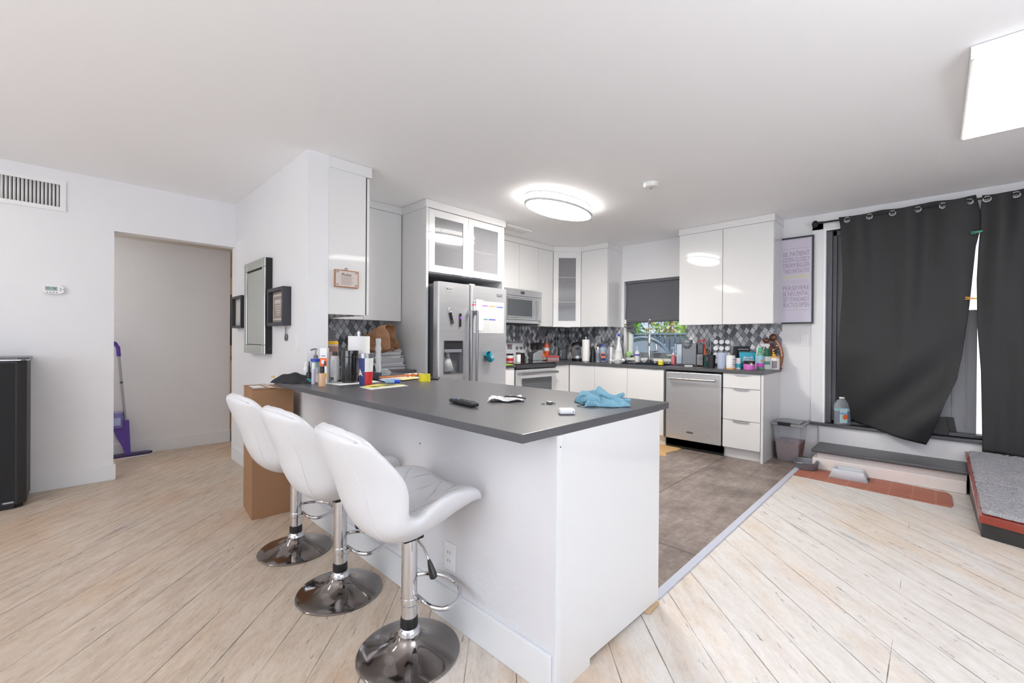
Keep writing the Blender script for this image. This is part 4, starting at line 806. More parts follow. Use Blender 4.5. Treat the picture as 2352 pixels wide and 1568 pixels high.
OB('box_body', M().prism(bp, 0, .862, bev=.003), CB, t); OB('flap', M().prism([(-3.56, .892), (-3.228, .858), (-3.225, .965), (-3.55, .99)], .863, .867), CB, t)
OB('tape', M().prism([(-3.558, .988), (-3.222, .962), (-3.219, 1.004), (-3.554, 1.032)], .8675, .869), mat('parcel_tape', (182, 150, 112), .2), t); OB('shipping_label', M().prism([(-3.47, .90), (-3.29, .885), (-3.285, .955), (-3.465, .97)], .8676, .8686), PAPER, t)
# ---- things on the picture wall
def frame_y(name, label, x0, x1, z0, z1, dep, fw, fmat, inner, recess=.6, cat='picture'):
    t = thing(name, label, cat, ((x0+x1)/2, YP, z0), world=True); m = M()
    for q in ((x0, x1, z1-fw, z1), (x0, x1, z0, z0+fw), (x0, x0+fw, z0+fw, z1-fw), (x1-fw, x1, z0+fw, z1-fw)): m.box(q[0], q[1], YP-dep, YP, q[2], q[3])
    OB('frame', m, fmat, t); OB('print', M().box(x0+fw, x1-fw, YP-dep*(1-recess)-.002, YP-dep*(1-recess), z0+fw, z1-fw), inner, t); return t
fx0, fx1 = at(546, 700, y=YP).x+.01, at(574, 700, y=YP-.05).x-.02
t = frame_y('picture_frame', 'small black shadow-box frame nearest the hall opening', -4.885, -4.56, 1.30, 1.60, .055, .022, DARKF, mat('print_grey', (184, 182, 178), .4)); OB('mat_line', M().box(-4.83, -4.61, YP-.026, YP-.0245, 1.35, 1.55), mat('print_grey2', (200, 198, 194), .4), t)
t = thing('wall_mirror', 'tall mirror with a silvery glass frame between the two shadow boxes', 'mirror', (-4.15, YP, 1.06), world=True)
MIR = mat('mirror_glass', (206, 212, 206), .07, .72); x0, x1, z0, z1 = -4.44, -3.865, 1.075, 1.862; dp = .055
OB('backing', M().box(x0+.004, x1-.003, YP-dp+.004, YP-.002, z0+.003, z1-.003), MBLACK, t); f = .075
for q in ((x0+f, x1-f, z1-f, z1), (x0+f, x1-f, z0, z0+f), (x0, x0+f, z0+f, z1-f), (x1-f, x1, z0+f, z1-f), (x0, x0+f, z1-f, z1), (x1-f, x1, z1-f, z1), (x0, x0+f, z0, z0+f), (x1-f, x1, z0, z0+f)): OB('frame_strip', M().box(q[0]+.001, q[1]-.001, YP-dp-.004, YP-dp+.004, q[2]+.001, q[3]-.001, bev=.003), MIR, t)
OB('inner_edge', M().box(x0+f, x1-f, YP-dp+.0035, YP-dp+.006, z0+f, z1-f), MBLACK, t)
OB('glass', M().box(x0+f+.016, x1-f, YP-dp-.0005, YP-dp+.0035, z0+f+.004, z1-f-.016), MIR, t)
t = frame_y('picture_frame', 'black shadow-box frame with a family print, right of the tall mirror', -3.80, -3.445, 1.302, 1.592, .06, .026, DARKF, mat('print_taupe', (150, 138, 128), .4))
OB('mount', M().box(-3.745, -3.495, YP-.032, YP-.0265, 1.345, 1.545), mat('mount_pale', (196, 190, 182), .5), t); OB('inner_print', M().box(-3.73, -3.51, YP-.034, YP-.0325, 1.36, 1.53), mat('print_brown', (150, 136, 126), .4), t)
txt(t, 'FAMILY', (-3.62, YP-.0345, 1.487), .16, .03, ((1, 0, 0), (0, 0, 1)), PAPER)
for k in range(5): OB('text_line', M().box(-3.69+.01*k, -3.55-.01*k, YP-.0345, YP-.034, 1.455-k*.017, 1.458-k*.017), PAPER, t)
OB('hanger', M().tube([(-3.66, YP-.01, 1.592), (-3.65, YP-.012, 1.605), (-3.63, YP-.01, 1.60)], .003, 6), SATIN, t)
t = thing('hanging_pendant', 'dark oval pendant on a short chain below the family print', 'ornament', (-3.524, YP, 1.2), world=True)
m = M()
for k in range(5): m.ring((-3.522, YP-.012, 1.292-k*.011), .0055, .0016, 'y' if k % 2 else 'x', 10, 5)
OB('chain', m, DGREY, t); OB('medallion', M().sphere((-3.525, YP-.010, 1.214), .026, .72, .3, 1), mat('dark_stone', (62, 66, 66), .15, coat=.6), t); OB('bezel', M().tube([(-3.525+.02*math.cos(a_), YP-.012, 1.214+.027*math.sin(a_)) for a_ in [2*PI*k/20 for k in range(20)]], .0025, 6, True), SATIN, t)
t = thing('plaque', 'small wooden plaque reading Mother hung on the tall white cabinet side', 'plaque', (-3.139, 1.452, 1.585), world=True)
OB('board', M().box(-3.139, -3.127, 1.362, 1.545, 1.585, 1.713, bev=.002), mat('plaque_wood', (168, 118, 84), .5), t); OB('printed_face', M().box(-3.1275, -3.1262, 1.370, 1.537, 1.593, 1.705), mat('plaque_face', (206, 194, 188), .5, noise=.06, nscale=40), t)
txt(t, 'Mother', (-3.1258, 1.453, 1.680), .075, .022, ((0, 1, 0), (0, 0, 1)), INK)
for k in range(8): OB('text_line', M().box(-3.1262, -3.1257, 1.405+.006*(k % 3), 1.50-.005*(k % 4), 1.661-k*.0078, 1.6625-k*.0078), BROWN, t)
for sy_, sz_ in ((0, 0), (0, 1), (1, 0), (1, 1)):
    cy, cz_ = (1.382, 1.525)[sy_], (1.603, 1.695)[sz_]; OB('corner_scroll', M().tube([(-3.1257, cy+.009*math.cos(a_)*(1-a_/9), cz_+.007*math.sin(a_)*(1-a_/9)) for a_ in [k*.55 for k in range(14)]], .0012, 4), INK, t)
OB('hanger', M().ring((-3.133, 1.452, 1.722), .009, .0018, 'x', 12, 5), DGREY, t)
# ---- poster
t = thing('poster', 'tall black-framed poster of motivational words right of the wall cabinets', 'poster', (-1.06, YS, 1.40), world=True)
x0, x1, z0, z1 = -1.217, -.905, 1.400, 2.318; f = .016; m = M()
for q in ((x0, x1, z1-f, z1), (x0, x1, z0, z0+f), (x0, x0+f, z0+f, z1-f), (x1-f, x1, z0+f, z1-f)): m.box(q[0], q[1], YS-.046, YS-.021, q[2], q[3], bev=.001)
OB('frame', m, mat('poster_frame', (46, 47, 52), .4), t); OB('print', M().box(x0+f, x1-f, YS-.034, YS-.03, z0+f, z1-f), mat('poster_lilac', (206, 200, 216), .25), t)
PI_ = mat('poster_ink', (142, 126, 148), .6); PF = mat('poster_faint', (192, 186, 198), .6); PYL = mat('poster_yellow', (214, 214, 140), .6)
L_ = ['BE PATIENT', 'LISTEN CLOSELY', 'DREAM BIGGER', 'TAKE INITIATIVE', 'WORK HARD', 'ACCOMPLISH MORE', 'PERSEVERE', 'BE INFLUENTIAL', 'SET STANDARDS', 'PRACTICE OFTEN']
for k, s_ in enumerate(L_): txt(t, s_, ((x0+x1)/2, YS-.0345, 2.142-k*.0603), .238, .046, ((1, 0, 0), (0, 0, 1)), PF if k == 5 else PYL if k == 4 else PI_, bold=-.008)
for z in (2.198, 1.548): OB('rule', M().box(x0+.04, x1-.04, YS-.0345, YS-.034, z-.001, z+.001), PI_, t); OB('rule_ornament', M().sphere(((x0+x1)/2, YS-.0345, z), .005, 2.2, .3, 1, u=10, v=6), PYL, t)
for s_ in (-1, 1): OB('bracket', M().tube([((x0+x1)/2+s_*(.124+.012*math.cos(a_)), YS-.0345, 1.872+.052*math.sin(a_)) for a_ in [-1.2+2.4*k/10 for k in range(11)]], .0018, 4), PYL, t)
# ---- window shade
t = thing('roman_shade', 'dark grey fabric shade pulled crookedly down over the kitchen window', 'window shade', (-2.67, YS+.03, 2.03), world=True)
def shf(a_, b_):
    x = WX0+.014+(WX1-.03-WX0)*a_; zb = 1.452+.012*a_+(.0 if a_ > .12 else 0); return Vector((x, YS+.035+.008*math.sin(b_*5)*(1-a_*.5)-.012*b_*b_+(.006*math.sin(b_*26) if b_ > .9 else 0), WZ1-.005-(WZ1-.005-zb)*b_))
m = M(); m.grid(shf, 30, 30); OB('fabric', m, SHADE, t, solid=.003)
def flap(a_, b_):
    x = WX0+.006+.148*a_; return Vector((x+.01*math.sin(b_*20), YS+.012+.012*math.sin(a_*9+b_*14), 1.452-b_*(.06+.125*a_)))
m = M(); m.grid(flap, 12, 14); OB('loose_fold', m, SHADE, t, solid=.003)
m = M()
for k in range(9): m.tube([(WX0+.012+k*.004, YS+.008, 1.43-k*.012), (WX0-.004+k*.006, YS+.004, 1.418-k*.013)], .0015, 4)
OB('frayed_edge', m, SHADE, t); OB('head_rail', M().box(WX0+.01, WX1-.01, YS+.01, YS+.045, WZ1-.035, WZ1-.002, bev=.004), SHADE, t)
OB('cord_end', M().tube([(-2.415, YS+.01, 1.46), (-2.41, YS+.008, 1.42)], .005, 6), GOLD, t)
# ---- curtains
YR = 5.33
rod = thing('curtain_rod', 'black metal curtain rod above the patio door', 'curtain rod', (.3, YR, 2.415), world=True)
OB('rod', M().tube([(-.875, YR, 2.415), (1.7, YR, 2.415)], .0095, 10), MBLACK, rod)
OB('end_bracket', M().sphere((-.888, YR+.01, 2.412), .036, .8, .45, 1).tube([(-.888, YR+.01, 2.41), (-.888, YS-.021, 2.405)], .010, 8), MBLACK, rod)
GX = [-.626, -.457, -.291, -.121, .04, .197]; GX2 = [.299, .457, .62, .78, .94, 1.10, 1.26, 1.42]
def pl(P, s):
    for (s0, *a), (s1, *b) in zip(P, P[1:]):
        if s <= s1: q = (s-s0)/(s1-s0); return [u_+(v_-u_)*q for u_, v_ in zip(a, b)]
    return list(P[-1][1:])
def curtain(name, label, Lp, Rp, gx, ph, folds, rr_):
    t = thing(name, label, 'curtain', ((gx[0]+gx[-1])/2, YR, 2.45), world=True, group='charcoal curtains')
    def F(a_, s):
        s = s**1.25 if s < 1 else s; xl, zl = pl(Lp, s); xr, zr = pl(Rp, s)
        x = xl+(xr-xl)*a_; z = zl+(zr-zl)*a_
        wv = math.cos(ph(x))*.022*max(0, 1-s*1.7)**.7; top = max(0, 1-s*14)
        z += top*.010*math.cos(ph(x)); return Vector((x, YR-.022*0+wv+folds(a_, s, x, z), z))
    hole = lambda c: c.z > 2.36 and any((c.x-g_)**2+(c.z-2.403)**2 < .0195**2 for g_ in gx)
    m = M(); m.grid(F, 130, 110, skip=hole); OB('cloth', m, CURT, t, angle=80, solid=.0025)
    for g_ in gx: OB('grommet', M().ring((g_, YR-.004+math.cos(ph(g_))*.0, 2.403), .0225, .0052, 'y', 22, 6), mat('grommet_metal', (190, 190, 194), .25, .7), t)
    return t
Lp = [(0, -.697, 2.438), (.05, -.683, 2.36), (.3, -.655, 1.83), (.62, -.688, 1.146), (.85, -.703, .70), (1, -.69, .448)]
Rp = [(0, .235, 2.452), (.06, .262, 2.32), (.14, .262, 2.15), (.2, .238, 2.02), (.42, .205, 1.53), (.6, .165, 1.10), (.72, .135, .90), (.85, .06, .68), (.95, -.015, .40), (1, -.051, .306)]
ph = lambda x: PI*(x+.626)/.1665+PI/2
def folds(a_, s, x, z):
    d = .010*math.sin(a_*17+1.2)*min(1, s*2)*(1-s)+.006*math.sin(a_*31)*(1-s)
    q = (z-.45)-(x+.69)*1.15; w_ = max(0, min(1, (s-.45)*2.2))
    d += -w_*(.042*math.sin(q*10.5+1.5)+.030*math.sin((z-.3)*6.5-(x)*7.2))*(.3+.7*a_)
    return (d-.01*w_-.035*w_*a_**3)*(1-.6*max(0, (s-.6)/.4)*(1-a_)**3)+.19*max(0, (s-.62)/.38)**1.3*(1-a_)**2.2
curtain('curtain', 'left charcoal curtain with its lower edge swept towards the door gap', Lp, Rp, GX, ph, folds, 0)
Lq = [(0, .272, 2.44), (.06, .262, 2.30), (.14, .262, 2.15), (.2, .255, 2.03), (.33, .246, 1.75), (.5, .252, 1.35), (.7, .275, .98), (.85, .283, .60), (1, .288, .305)]
Rq = [(0, 1.50, 2.45), (1, 1.50, .29)]
ph2 = lambda x: PI*(x-.299)/.16+PI/2
curtain('curtain', 'right charcoal curtain hanging straight down to the carpeted bench', Lq, Rq, GX2, ph2, lambda a_, s, x, z: .016*math.sin(a_*26+.5)*min(1, s*3)*(1-.4*s)+.008*math.sin(a_*47+s*3), 1)
def clip(label, u, v, col, ang):
    p = at(u, v, y=YR-.035); t = thing('clothes_clip', label, 'clip', p, world=True); r_ = Matrix.Translation(p) @ Matrix.Rotation(ang, 4, 'Y')
    for s_ in (-1, 1): OB('jaw', M().box(-.034, .034, -.006, .004, s_*.005-.0035, s_*.005+.0035, bev=.002).turn(r_ @ Matrix.Rotation(s_*.09, 4, 'Y')), col, t)
    OB('spring', M().ring((0, 0, 0), .006, .0015, 'y', 12, 5).turn(r_ @ Matrix.Translation((0, -.008, 0))), SATIN, t)
clip('green clothes clip joining the curtains near the top', 2243, 533, mat('clip_green', (30, 160, 110), .35), -.14); clip('orange-yellow clothes clip on the curtain edge at mid height', 2230, 685, mat('clip_yellow', (252, 182, 30), .35), .12)
# ---- sill and step things
t = lath('floor_cleaner_bottle', 'large clear bottle of dark blue cleaner standing on the door sill', 'bottle', 1935, 968, 907, 37, [('bottle', [(0, 0), (.85, 0), (.95, .03), (.95, .52), (.98, .62), (.9, .76), (.6, .88), (.36, .93), (.34, .96), (0, .96)], GLASS), ('cleaner', [(0, .01), (.84, .01), (.93, .04), (.93, .50), (0, .50)], mat('cleaner_blue', (18, 36, 66), .1)), ('liquid_top', [(0, .50), (.92, .50), (.93, .60), (0, .60)], mat('cleaner_pale', (110, 176, 180), .2)), ('cap', [(0, .95), (.38, .95), (.38, 1), (0, 1)], PWHITE)], z0=.385)
t.location = (at(1935, 950, y=5.42).x, 5.42, .385); t.scale = (1, .55, 1); OB('label', M().box(-.72*t['_r'], .15*t['_r'], -1.0*t['_r'], -.92*t['_r'], .08*t['_h'], .60*t['_h'], bev=.002), mat('label_mint', (190, 220, 226), .4), t)
label_text(t, 'FRESH', .42, .75, .07, BLUE, -1.01, -.28); OB('label_picture', M().sphere((-.1*t['_r'], -1.0*t['_r'], .3*t['_h']), .3*t['_r'], 1, .1, 1, u=10, v=6), ORG, t)
p = at(2165, 985, y=5.45)
t = thing('folding_stool', 'small black folding step stool on the door sill beside the curtain', 'step stool', (p.x, 5.50, .385), world=True)
for dx in (0, .05):
    m = M().poly([(p.x-.10+dx, 5.46+dx, .387), (p.x+.045+dx, 5.46+dx, .387), (p.x+.02+dx, 5.46+dx, .545), (p.x-.03+dx, 5.46+dx, .545), (p.x-.10+dx, 5.472+dx, .387), (p.x+.045+dx, 5.472+dx, .387), (p.x+.02+dx, 5.472+dx, .545), (p.x-.03+dx, 5.472+dx, .545)], [(0, 1, 2, 3), (4, 7, 6, 5), (0, 4, 5, 1), (1, 5, 6, 2), (2, 6, 7, 3), (3, 7, 4, 0)]); OB('leg_panel', m, BLACK, t)
for k in range(4): OB('cut_out', M().box(p.x-.05+k*.022, p.x-.04+k*.022, 5.458, 5.4605, .40, .41), DGREY, t)
# ---- floor things, right side
t = thing('food_bin', 'clear lidded pet food bin half full of kibble beside the drawers', 'bin', (-1.08, 5.19, .004), world=True)
def taper(x0, x1, y0, y1, z0, z1, k, bev=.02, hollow=False):
    t_ = bmesh.new(); V = [t_.verts.new((x, y, z)) for z, e in ((z0, k), (z1, 0)) for x, y in ((x0+e, y0+e), (x1-e, y0+e), (x1-e, y1-e), (x0+e, y1-e))]
    for f_ in ((0, 3, 2, 1), (4, 5, 6, 7), (0, 1, 5, 4), (1, 2, 6, 5), (2, 3, 7, 6), (3, 0, 4, 7)): t_.faces.new([V[i] for i in f_])
    if bev: bmesh.ops.bevel(t_, geom=[e for e in t_.edges if abs(e.verts[0].co.z-e.verts[1].co.z) > .01], offset=bev, segments=3, profile=.5, affect='EDGES')
    if hollow: bmesh.ops.delete(t_, geom=[f_ for f_ in t_.faces if f_.normal.z > .9 or (f_.calc_center_median().z > z1-.001)], context='FACES')
    return M().merge(t_, 0)
BINM = mat('bin_plastic', (206, 210, 220), .2, alpha=.3, coat=.2)
OB('tub', taper(-1.187, -.937, 5.045, 5.36, .006, .365, .035, hollow=True), BINM, t)
m = taper(-1.172, -.952, 5.062, 5.345, .012, .195, .020)
OB('kibble', m, mat('kibble', (132, 96, 90), .9, noise=.55, nscale=110, bump=1, bscale=120), t)
OB('kibble_heap', M().sphere((-1.012, 5.12, .19), .06, .9, .8, .55), MC['kibble'], t)
OB('lid', M().box(-1.203, -.92, 5.03, 5.375, .362, .385, bev=.01, seg=3), mat('lid_grey', (150, 153, 158), .25, alpha=.85), t); OB('lid_panel', M().box(-1.172, -.952, 5.09, 5.35, .385, .398, bev=.006), MC['lid_grey'], t)
OB('latch', M().box(-1.137, -1.027, 5.022, 5.06, .366, .402, bev=.006), BLACK, t)
pump('lotion_bottle', 'white pump bottle standing behind the oval grey tub', 1861, 1050, 997, 19, PWHITE, PWHITE, mat('soft_label', (205, 208, 200)), z0=.001)
t = thing('tub', 'shallow oval grey plastic tub beside the pet food bin', 'tub', (-.872, 4.93, .003), .0)
def oval(rs, k): return rs
TB = mat('tub_grey', (112, 113, 122), .4)
OB('bowl', M().lathe([(0, .004), (.075, .004), (.088, .012), (.098, .055), (.102, .070), (.108, .076), (.110, .071), (.104, .062), (.094, .01), (.08, 0), (0, 0)][::-1], 40, sx=.95, sy=1.05), TB, t, 60); OB('handle', M().box(-.055, -.01, -.123, -.108, .066, .074, bev=.003), mat('tub_handle', (152, 150, 156), .4), t)
t = thing('pet_feeder', 'pale grey rectangular pet feeder bowl on the reddish mat', 'pet bowl', (-.54, 4.865, .006), world=True)
FE = mat('feeder_plastic', (196, 200, 206), .3)
m = M(); O = [(-.675, 4.765), (-.405, 4.765), (-.405, 4.965), (-.675, 4.965)]; I = [(-.648, 4.80), (-.435, 4.80), (-.435, 4.935), (-.648, 4.935)]; V = [(*p_, .005) for p_ in O]+[(*p_, .078) for p_ in I]
I2 = [(p_[0]+(.012 if p_[0] < -.54 else -.012), p_[1]+(.012 if p_[1] < 4.86 else -.012)) for p_ in I]; V += [(*p_, .078) for p_ in I2]+[(p_[0]+(.012 if p_[0] < -.54 else -.012), p_[1]+(.012 if p_[1] < 4.86 else -.012), .04) for p_ in I2]
F_ = []
for a_, b_ in ((0, 4), (4, 8), (8, 12)): F_ += [(a_+i, a_+(i+1) % 4, b_+(i+1) % 4, b_+i) for i in range(4)]
m.poly(V, F_+[(12, 13, 14, 15)]); OB('feeder_body', m, FE, t, 20, solid=.003); OB('notch', M().box(-.418, -.400, 4.84, 4.885, .006, .03, bev=.003), DGREY, t)
t = thing('floor_mat', 'reddish-brown vinyl runner mat in front of the white step', 'mat', (-.42, 4.78, 0), world=True)
mm_ = mat('runner', rough=.55); g = G(mm_); X, Y, Z = g.xyz()
st_ = g.noise(g.comb(g.m('MULTIPLY', X, 2), g.m('MULTIPLY', Y, 40), 0), 2, 6, .7); col = g.ramp(st_, [(.3, (128, 74, 58)), (.5, (170, 104, 84)), (.7, (188, 126, 104))])
xx = g.m('FRACT', g.m('DIVIDE', g.m('ADD', X, 1), .135)); ll = g.m('LESS_THAN', g.m('ABSOLUTE', g.m('SUBTRACT', xx, .5)), .05); ll2 = g.m('GREATER_THAN', g.m('SINE', g.m('MULTIPLY', X, 900)), 0.2)
col = g.mix(g.m('MULTIPLY', g.m('MULTIPLY', ll, ll2), .5), col, (206, 158, 136)); g.nt.links.new(col, g.b.inputs['Base Color'])
OB('mat_sheet', M().prism([(-.915, 4.605), (.09, 4.53), (.105, 4.6), (.102, 4.88), (.08, 4.955), (-.3, 5.0), (-.925, 4.965)], .0005, .005), mm_, t)
t = thing('ramp', 'low red-brown wooden ramp with shaggy grey mats leading up to the door at the right', 'ramp', (.8, 4.6, 0), world=True)
cA = Vector((.204, 3.986)); q1 = at(2352, 1262, z=0); dv = (Vector((q1.x, q1.y))-cA).normalized(); bkl = at(2216, 1036, y=5.35); RZ0, RZ1 = .132, bkl.z
dl_ = Vector((bkl.x, 5.35))-cA
def RP(a_, b_, dz=0, top=True): p_ = cA+dv*a_*(1-b_)+Vector((a_, 0))*b_+dl_*b_; return Vector((p_.x, p_.y, (RZ0+(RZ1-RZ0)*b_ if top else 0)+dz))
def slab(a0, a1, b0, b1, d0, d1, d0top=True): 
    V = [RP(a0, b0, d0, d0top), RP(a1, b0, d0, d0top), RP(a1, b1, d0, d0top), RP(a0, b1, d0, d0top)]+[RP(a0, b0, d1), RP(a1, b0, d1), RP(a1, b1, d1), RP(a0, b1, d1)]
    return M().poly(V, [(0, 3, 2, 1), (4, 5, 6, 7), (0, 1, 5, 4), (1, 2, 6, 5), (2, 3, 7, 6), (3, 0, 4, 7)])
OB('base', slab(.012, 1.3, .008, .99, 0, -.042, False), mat('base_black', (44, 43, 44), .4), t)
OB('wood_top', slab(0, 1.32, 0, 1, -.042, 0), mat('cherry_wood', (142, 52, 34), .25, coat=.4, noise=.25, nscale=9, stretch=(1, 1, 8)), t)
SH = mat('shaggy', (176, 176, 182), .95, noise=.5, nscale=110, bump=1, bscale=170)
def shag(b0, b1, nm):
    m = M(); rr = random.Random(5+int(b0*10))
    def F(a_, b_):
        p_ = RP(.018+1.28*a_, b0+(b1-b0)*b_); e = min(a_, b_, 1-a_, 1-b_); return p_+Vector((rr.uniform(-.004, .004), rr.uniform(-.004, .004), .002+(.024+rr.uniform(-.005, .005))*(1 if e > 0 else .1)))
    m.grid(F, 150, 75); OB(nm, m, SH, t, 180)
shag(.03, .42, 'mat_section'); shag(.425, .97, 'mat_section')
YW = mat('yellow_wood', (204, 166, 116), .6, noise=.35, nscale=14, stretch=(1, 5, 1)); tag(OB('wood_offcut', M().prism([(-2.6, 4.84), (-2.035, 4.84), (-2.02, 4.70), (-2.06, 4.5), (-2.0, 4.36), (-2.6, 4.3)], .0045, .009), YW), 'yellowish scrap of bare wood flooring beside the dishwasher kick board', 'wood flooring')
tag(OB('wood_splinter', M().prism([(-.925, 1.90), (-.895, 1.90), (-.89, 1.80), (-.915, 1.79)], .0005, .012, bev=.002), mat('splinter', (190, 165, 130), .7)), 'small bare wood splinter on the floor at the foot of the end panel', 'wood piece')
# ================================================================== ON THE PENINSULA
def flat_poly(px, z, h, name, mt, par): return OB(name, M().prism([(q.x, q.y) for q in [at(u, v, z=z) for u, v in px]], z, z+h), mt, par)
Z0 = CT+.0006
p0, p1 = at(620, 872, z=CT), at(722, 876, z=CT); c = at(682, 872, y=1.075); L_p = 108*scale_at(c)
t = thing('pouch', 'black zipped pouch lying at the left end of the peninsula', 'pouch', (c.x, c.y, CT), YAW)
def pf(a_, b_):
    x = (a_-.5)*L_p*1.0; e = (max(0, 1-abs(2*a_-1)**2.2))**.6; return Vector((x, (b_-.5)*.16*(.55+.45*e), (.062 if a_ < .5 else .062-.045*(a_-.5)/.5)*e*(1-abs(2*b_-1)**2.5)+.004*math.sin(a_*23+b_*7)*e+.001))
m = M(); m.grid(pf, 30, 16); m.grid(lambda a_, b_: Vector((pf(a_, b_).x, pf(a_, b_).y, .001)), 30, 16); OB('cloth_body', m, mat('pouch_black', (42, 43, 46), .85, bump=.3, bscale=25), t, 80); OB('zip_pull', M().box(-L_p/2-.012, -L_p/2+.006, -.006, .006, .03, .042, bev=.002), GOLD, t)
a_, b_ = at(711, 876.5, z=CT+.01), at(726, 873.5, z=CT+.01); t = thing('marker', 'green marker lying by the pouch tip', 'marker', ((a_.x+b_.x)/2, (a_.y+b_.y)/2, CT), world=True)
OB('barrel', M().tube([a_, b_], .0095, 12), mat('marker_green', (20, 130, 105), .35), t); OB('band', M().tube([a_.lerp(b_, .4), a_.lerp(b_, .85)], .0098, 12), mat('marker_label', (90, 140, 120), .4), t)
bottle('bottle', 'slim white supplement bottle at the back, left of the dark dropper', 703, 864, 832, 13, PWHITE, PWHITE, mat('lblw', (226, 228, 228)), y=1.13)
t = lath('dropper_bottle', 'small black dropper bottle with a teal band', 'bottle', 710, 869, 829, 12, [('body', [(0, 0), (.95, 0), (1, .04), (1, .42), (.7, .5), (0, .5)], BLACK), ('cap', [(0, .48), (.45, .48), (.45, .72), (.3, .8), (.2, .98), (0, 1)], BLACK), ('band', [(.98, .12), (1.04, .12), (1.04, .2), (.98, .2)], TEAL)], y=1.12)
t = lath('serum_bottle', 'clear little bottle with a white cap beside the teal-banded dropper', 'bottle', 720, 872, 833, 9, [('body', [(0, 0), (.95, 0), (1, .03), (1, .72), (0, .72)], mat('clear_lilac', (206, 200, 214), .1)), ('cap', [(0, .72), (.8, .72), (.8, 1), (0, 1)], PWHITE)], y=1.11)
lath('lipstick_tube', 'silver-grey cosmetic tube behind the foundation bottle', 'cosmetic tube', 729, 873, 843, 9, [('body', [(0, 0), (1, 0), (1, .55), (0, .55)], mat('pearl', (206, 198, 196), .2)), ('cap', [(0, .55), (.92, .55), (.92, 1), (0, 1)], LGREY)], y=1.16)
pump('soap_bottle', 'clear hand soap with a grey pump and blue collar on the peninsula', 725, 867, 799, 21, mat('soap_clear', (170, 196, 200), .1, alpha=.7), mat('pump_grey', (118, 118, 120), .35), BLUE, lz=(.60, .68), pz=.72, y=1.19)
t = thing('wooden_brush', 'yellow wooden brush handle standing among the cosmetics', 'brush', (at(726, 868, y=1.2).x, 1.2, CT), YAW)
OB('handle', M().lathe([(0, 0), (.006, 0), (.007, .06), (.014, .085), (.012, .12), (.004, .148), (0, .15)], 14, sy=.5), GOLD, t)
t = lath('foundation_bottle', 'short beige foundation bottle with a black cap', 'bottle', 740, 877, 841, 16, [('body', [(0, 0), (.95, 0), (1, .04), (1, .62), (.9, .66), (0, .66)], mat('foundation', (214, 172, 136), .2)), ('cap', [(0, .66), (.6, .66), (.6, 1), (0, 1)], BLACK)], y=1.10)
t = boxy('carton', 'tall white carton with orange and blue pictures', 'box', 745, 873, 799, 16, [('carton_body', (-1, 1, -.7, .7, 0, 1), PWHITE, .002), ('picture', (-.98, .98, -.72, -.7, .48, .72), ORG, 0), ('picture', (-.6, .2, -.735, -.72, .55, .66), PAPER, 0), ('picture', (.1, .8, -.735, -.72, .5, .62), INK, 0), ('picture', (-.98, .98, -.72, -.7, .12, .30), YEL, 0), ('picture', (0, .8, -.735, -.72, .14, .26), BLUE, 0)], y=1.19)
label_text(t, 'balade', .78, 1.2, .035, BLUE, -.75)
t = lath('spray_bottle', 'white spray can with fine print and a brown cap on the peninsula', 'bottle', 765, 877, 807, 20, [('body', [(0, 0), (.95, 0), (1, .02), (.98, .6), (.9, .78), (.78, .86), (0, .86)], PWHITE), ('cap', [(0, .86), (.62, .86), (.62, .95), (.5, 1), (0, 1)], mat('cap_brown', (70, 54, 52), .3))])
for k in range(9): OB('print_line', M().box(-.5*t['_r'], .4*t['_r'], -1.02*t['_r'], -.93*t['_r'], (.25+k*.055)*t['_h'], (.262+k*.055)*t['_h']), plain('print_mauve', (196, 186, 206)), t)
OB('barcode', M().box(-.6*t['_r'], .15*t['_r'], -1.02*t['_r'], -.93*t['_r'], .06*t['_h'], .16*t['_h']), GREY, t)
jar('jar', 'large jar with a wide yellow lid beside the grey outlet', 764, 864, 783, 24, mat('jar_pale', (190, 180, 178), .15), mat('lid_yellow', (238, 184, 30), .4), mat('jar_brown', (150, 120, 108), .4), lz=(.70, .86), cz=.93, y=1.42)
bottle('mustard_bottle', 'small yellow bottle with a green collar at the cabinet edge', 757, 866, 788, 9, mat('mustard', (226, 168, 34), .3), YEL, GRN, lz=(.52, .64), capz=.7, y=1.4)
t = lath('paper_towel_roll', 'fat white paper towel roll on a chrome holder on the peninsula', 'paper towels', 795, 882, 760, 50, [('roll', [(0, .02), (.99, .02), (1, .04), (1, .885), (.985, .90), (.3, .90), (0, .90)], mat('towel_paper', (240, 239, 238), .8, bump=.1, bscale=90)), ('holder_base', [(0, 0), (1.02, 0), (1.02, .015), (0, .02)], CHROME), ('finial', [(0, .9), (.17, .9), (.15, .95), (.22, .955), (.22, .975), (.1, .98), (.14, .985), (.14, 1), (0, 1)], CHROME)], seg=40)
t.location += Vector((fwd.x, fwd.y, 0))*.16
t = lath('travel_mug', 'glossy black steel tumbler in front of the paper towels', 'tumbler', 797, 880, 805, 37, [('body', [(0, 0), (.93, 0), (.98, .02), (1, .79), (.97, .80), (1, .81), (1, .98), (.97, 1), (0, 1)], mat('gloss_black', (26, 26, 28), .12, coat=.6))], seg=36)
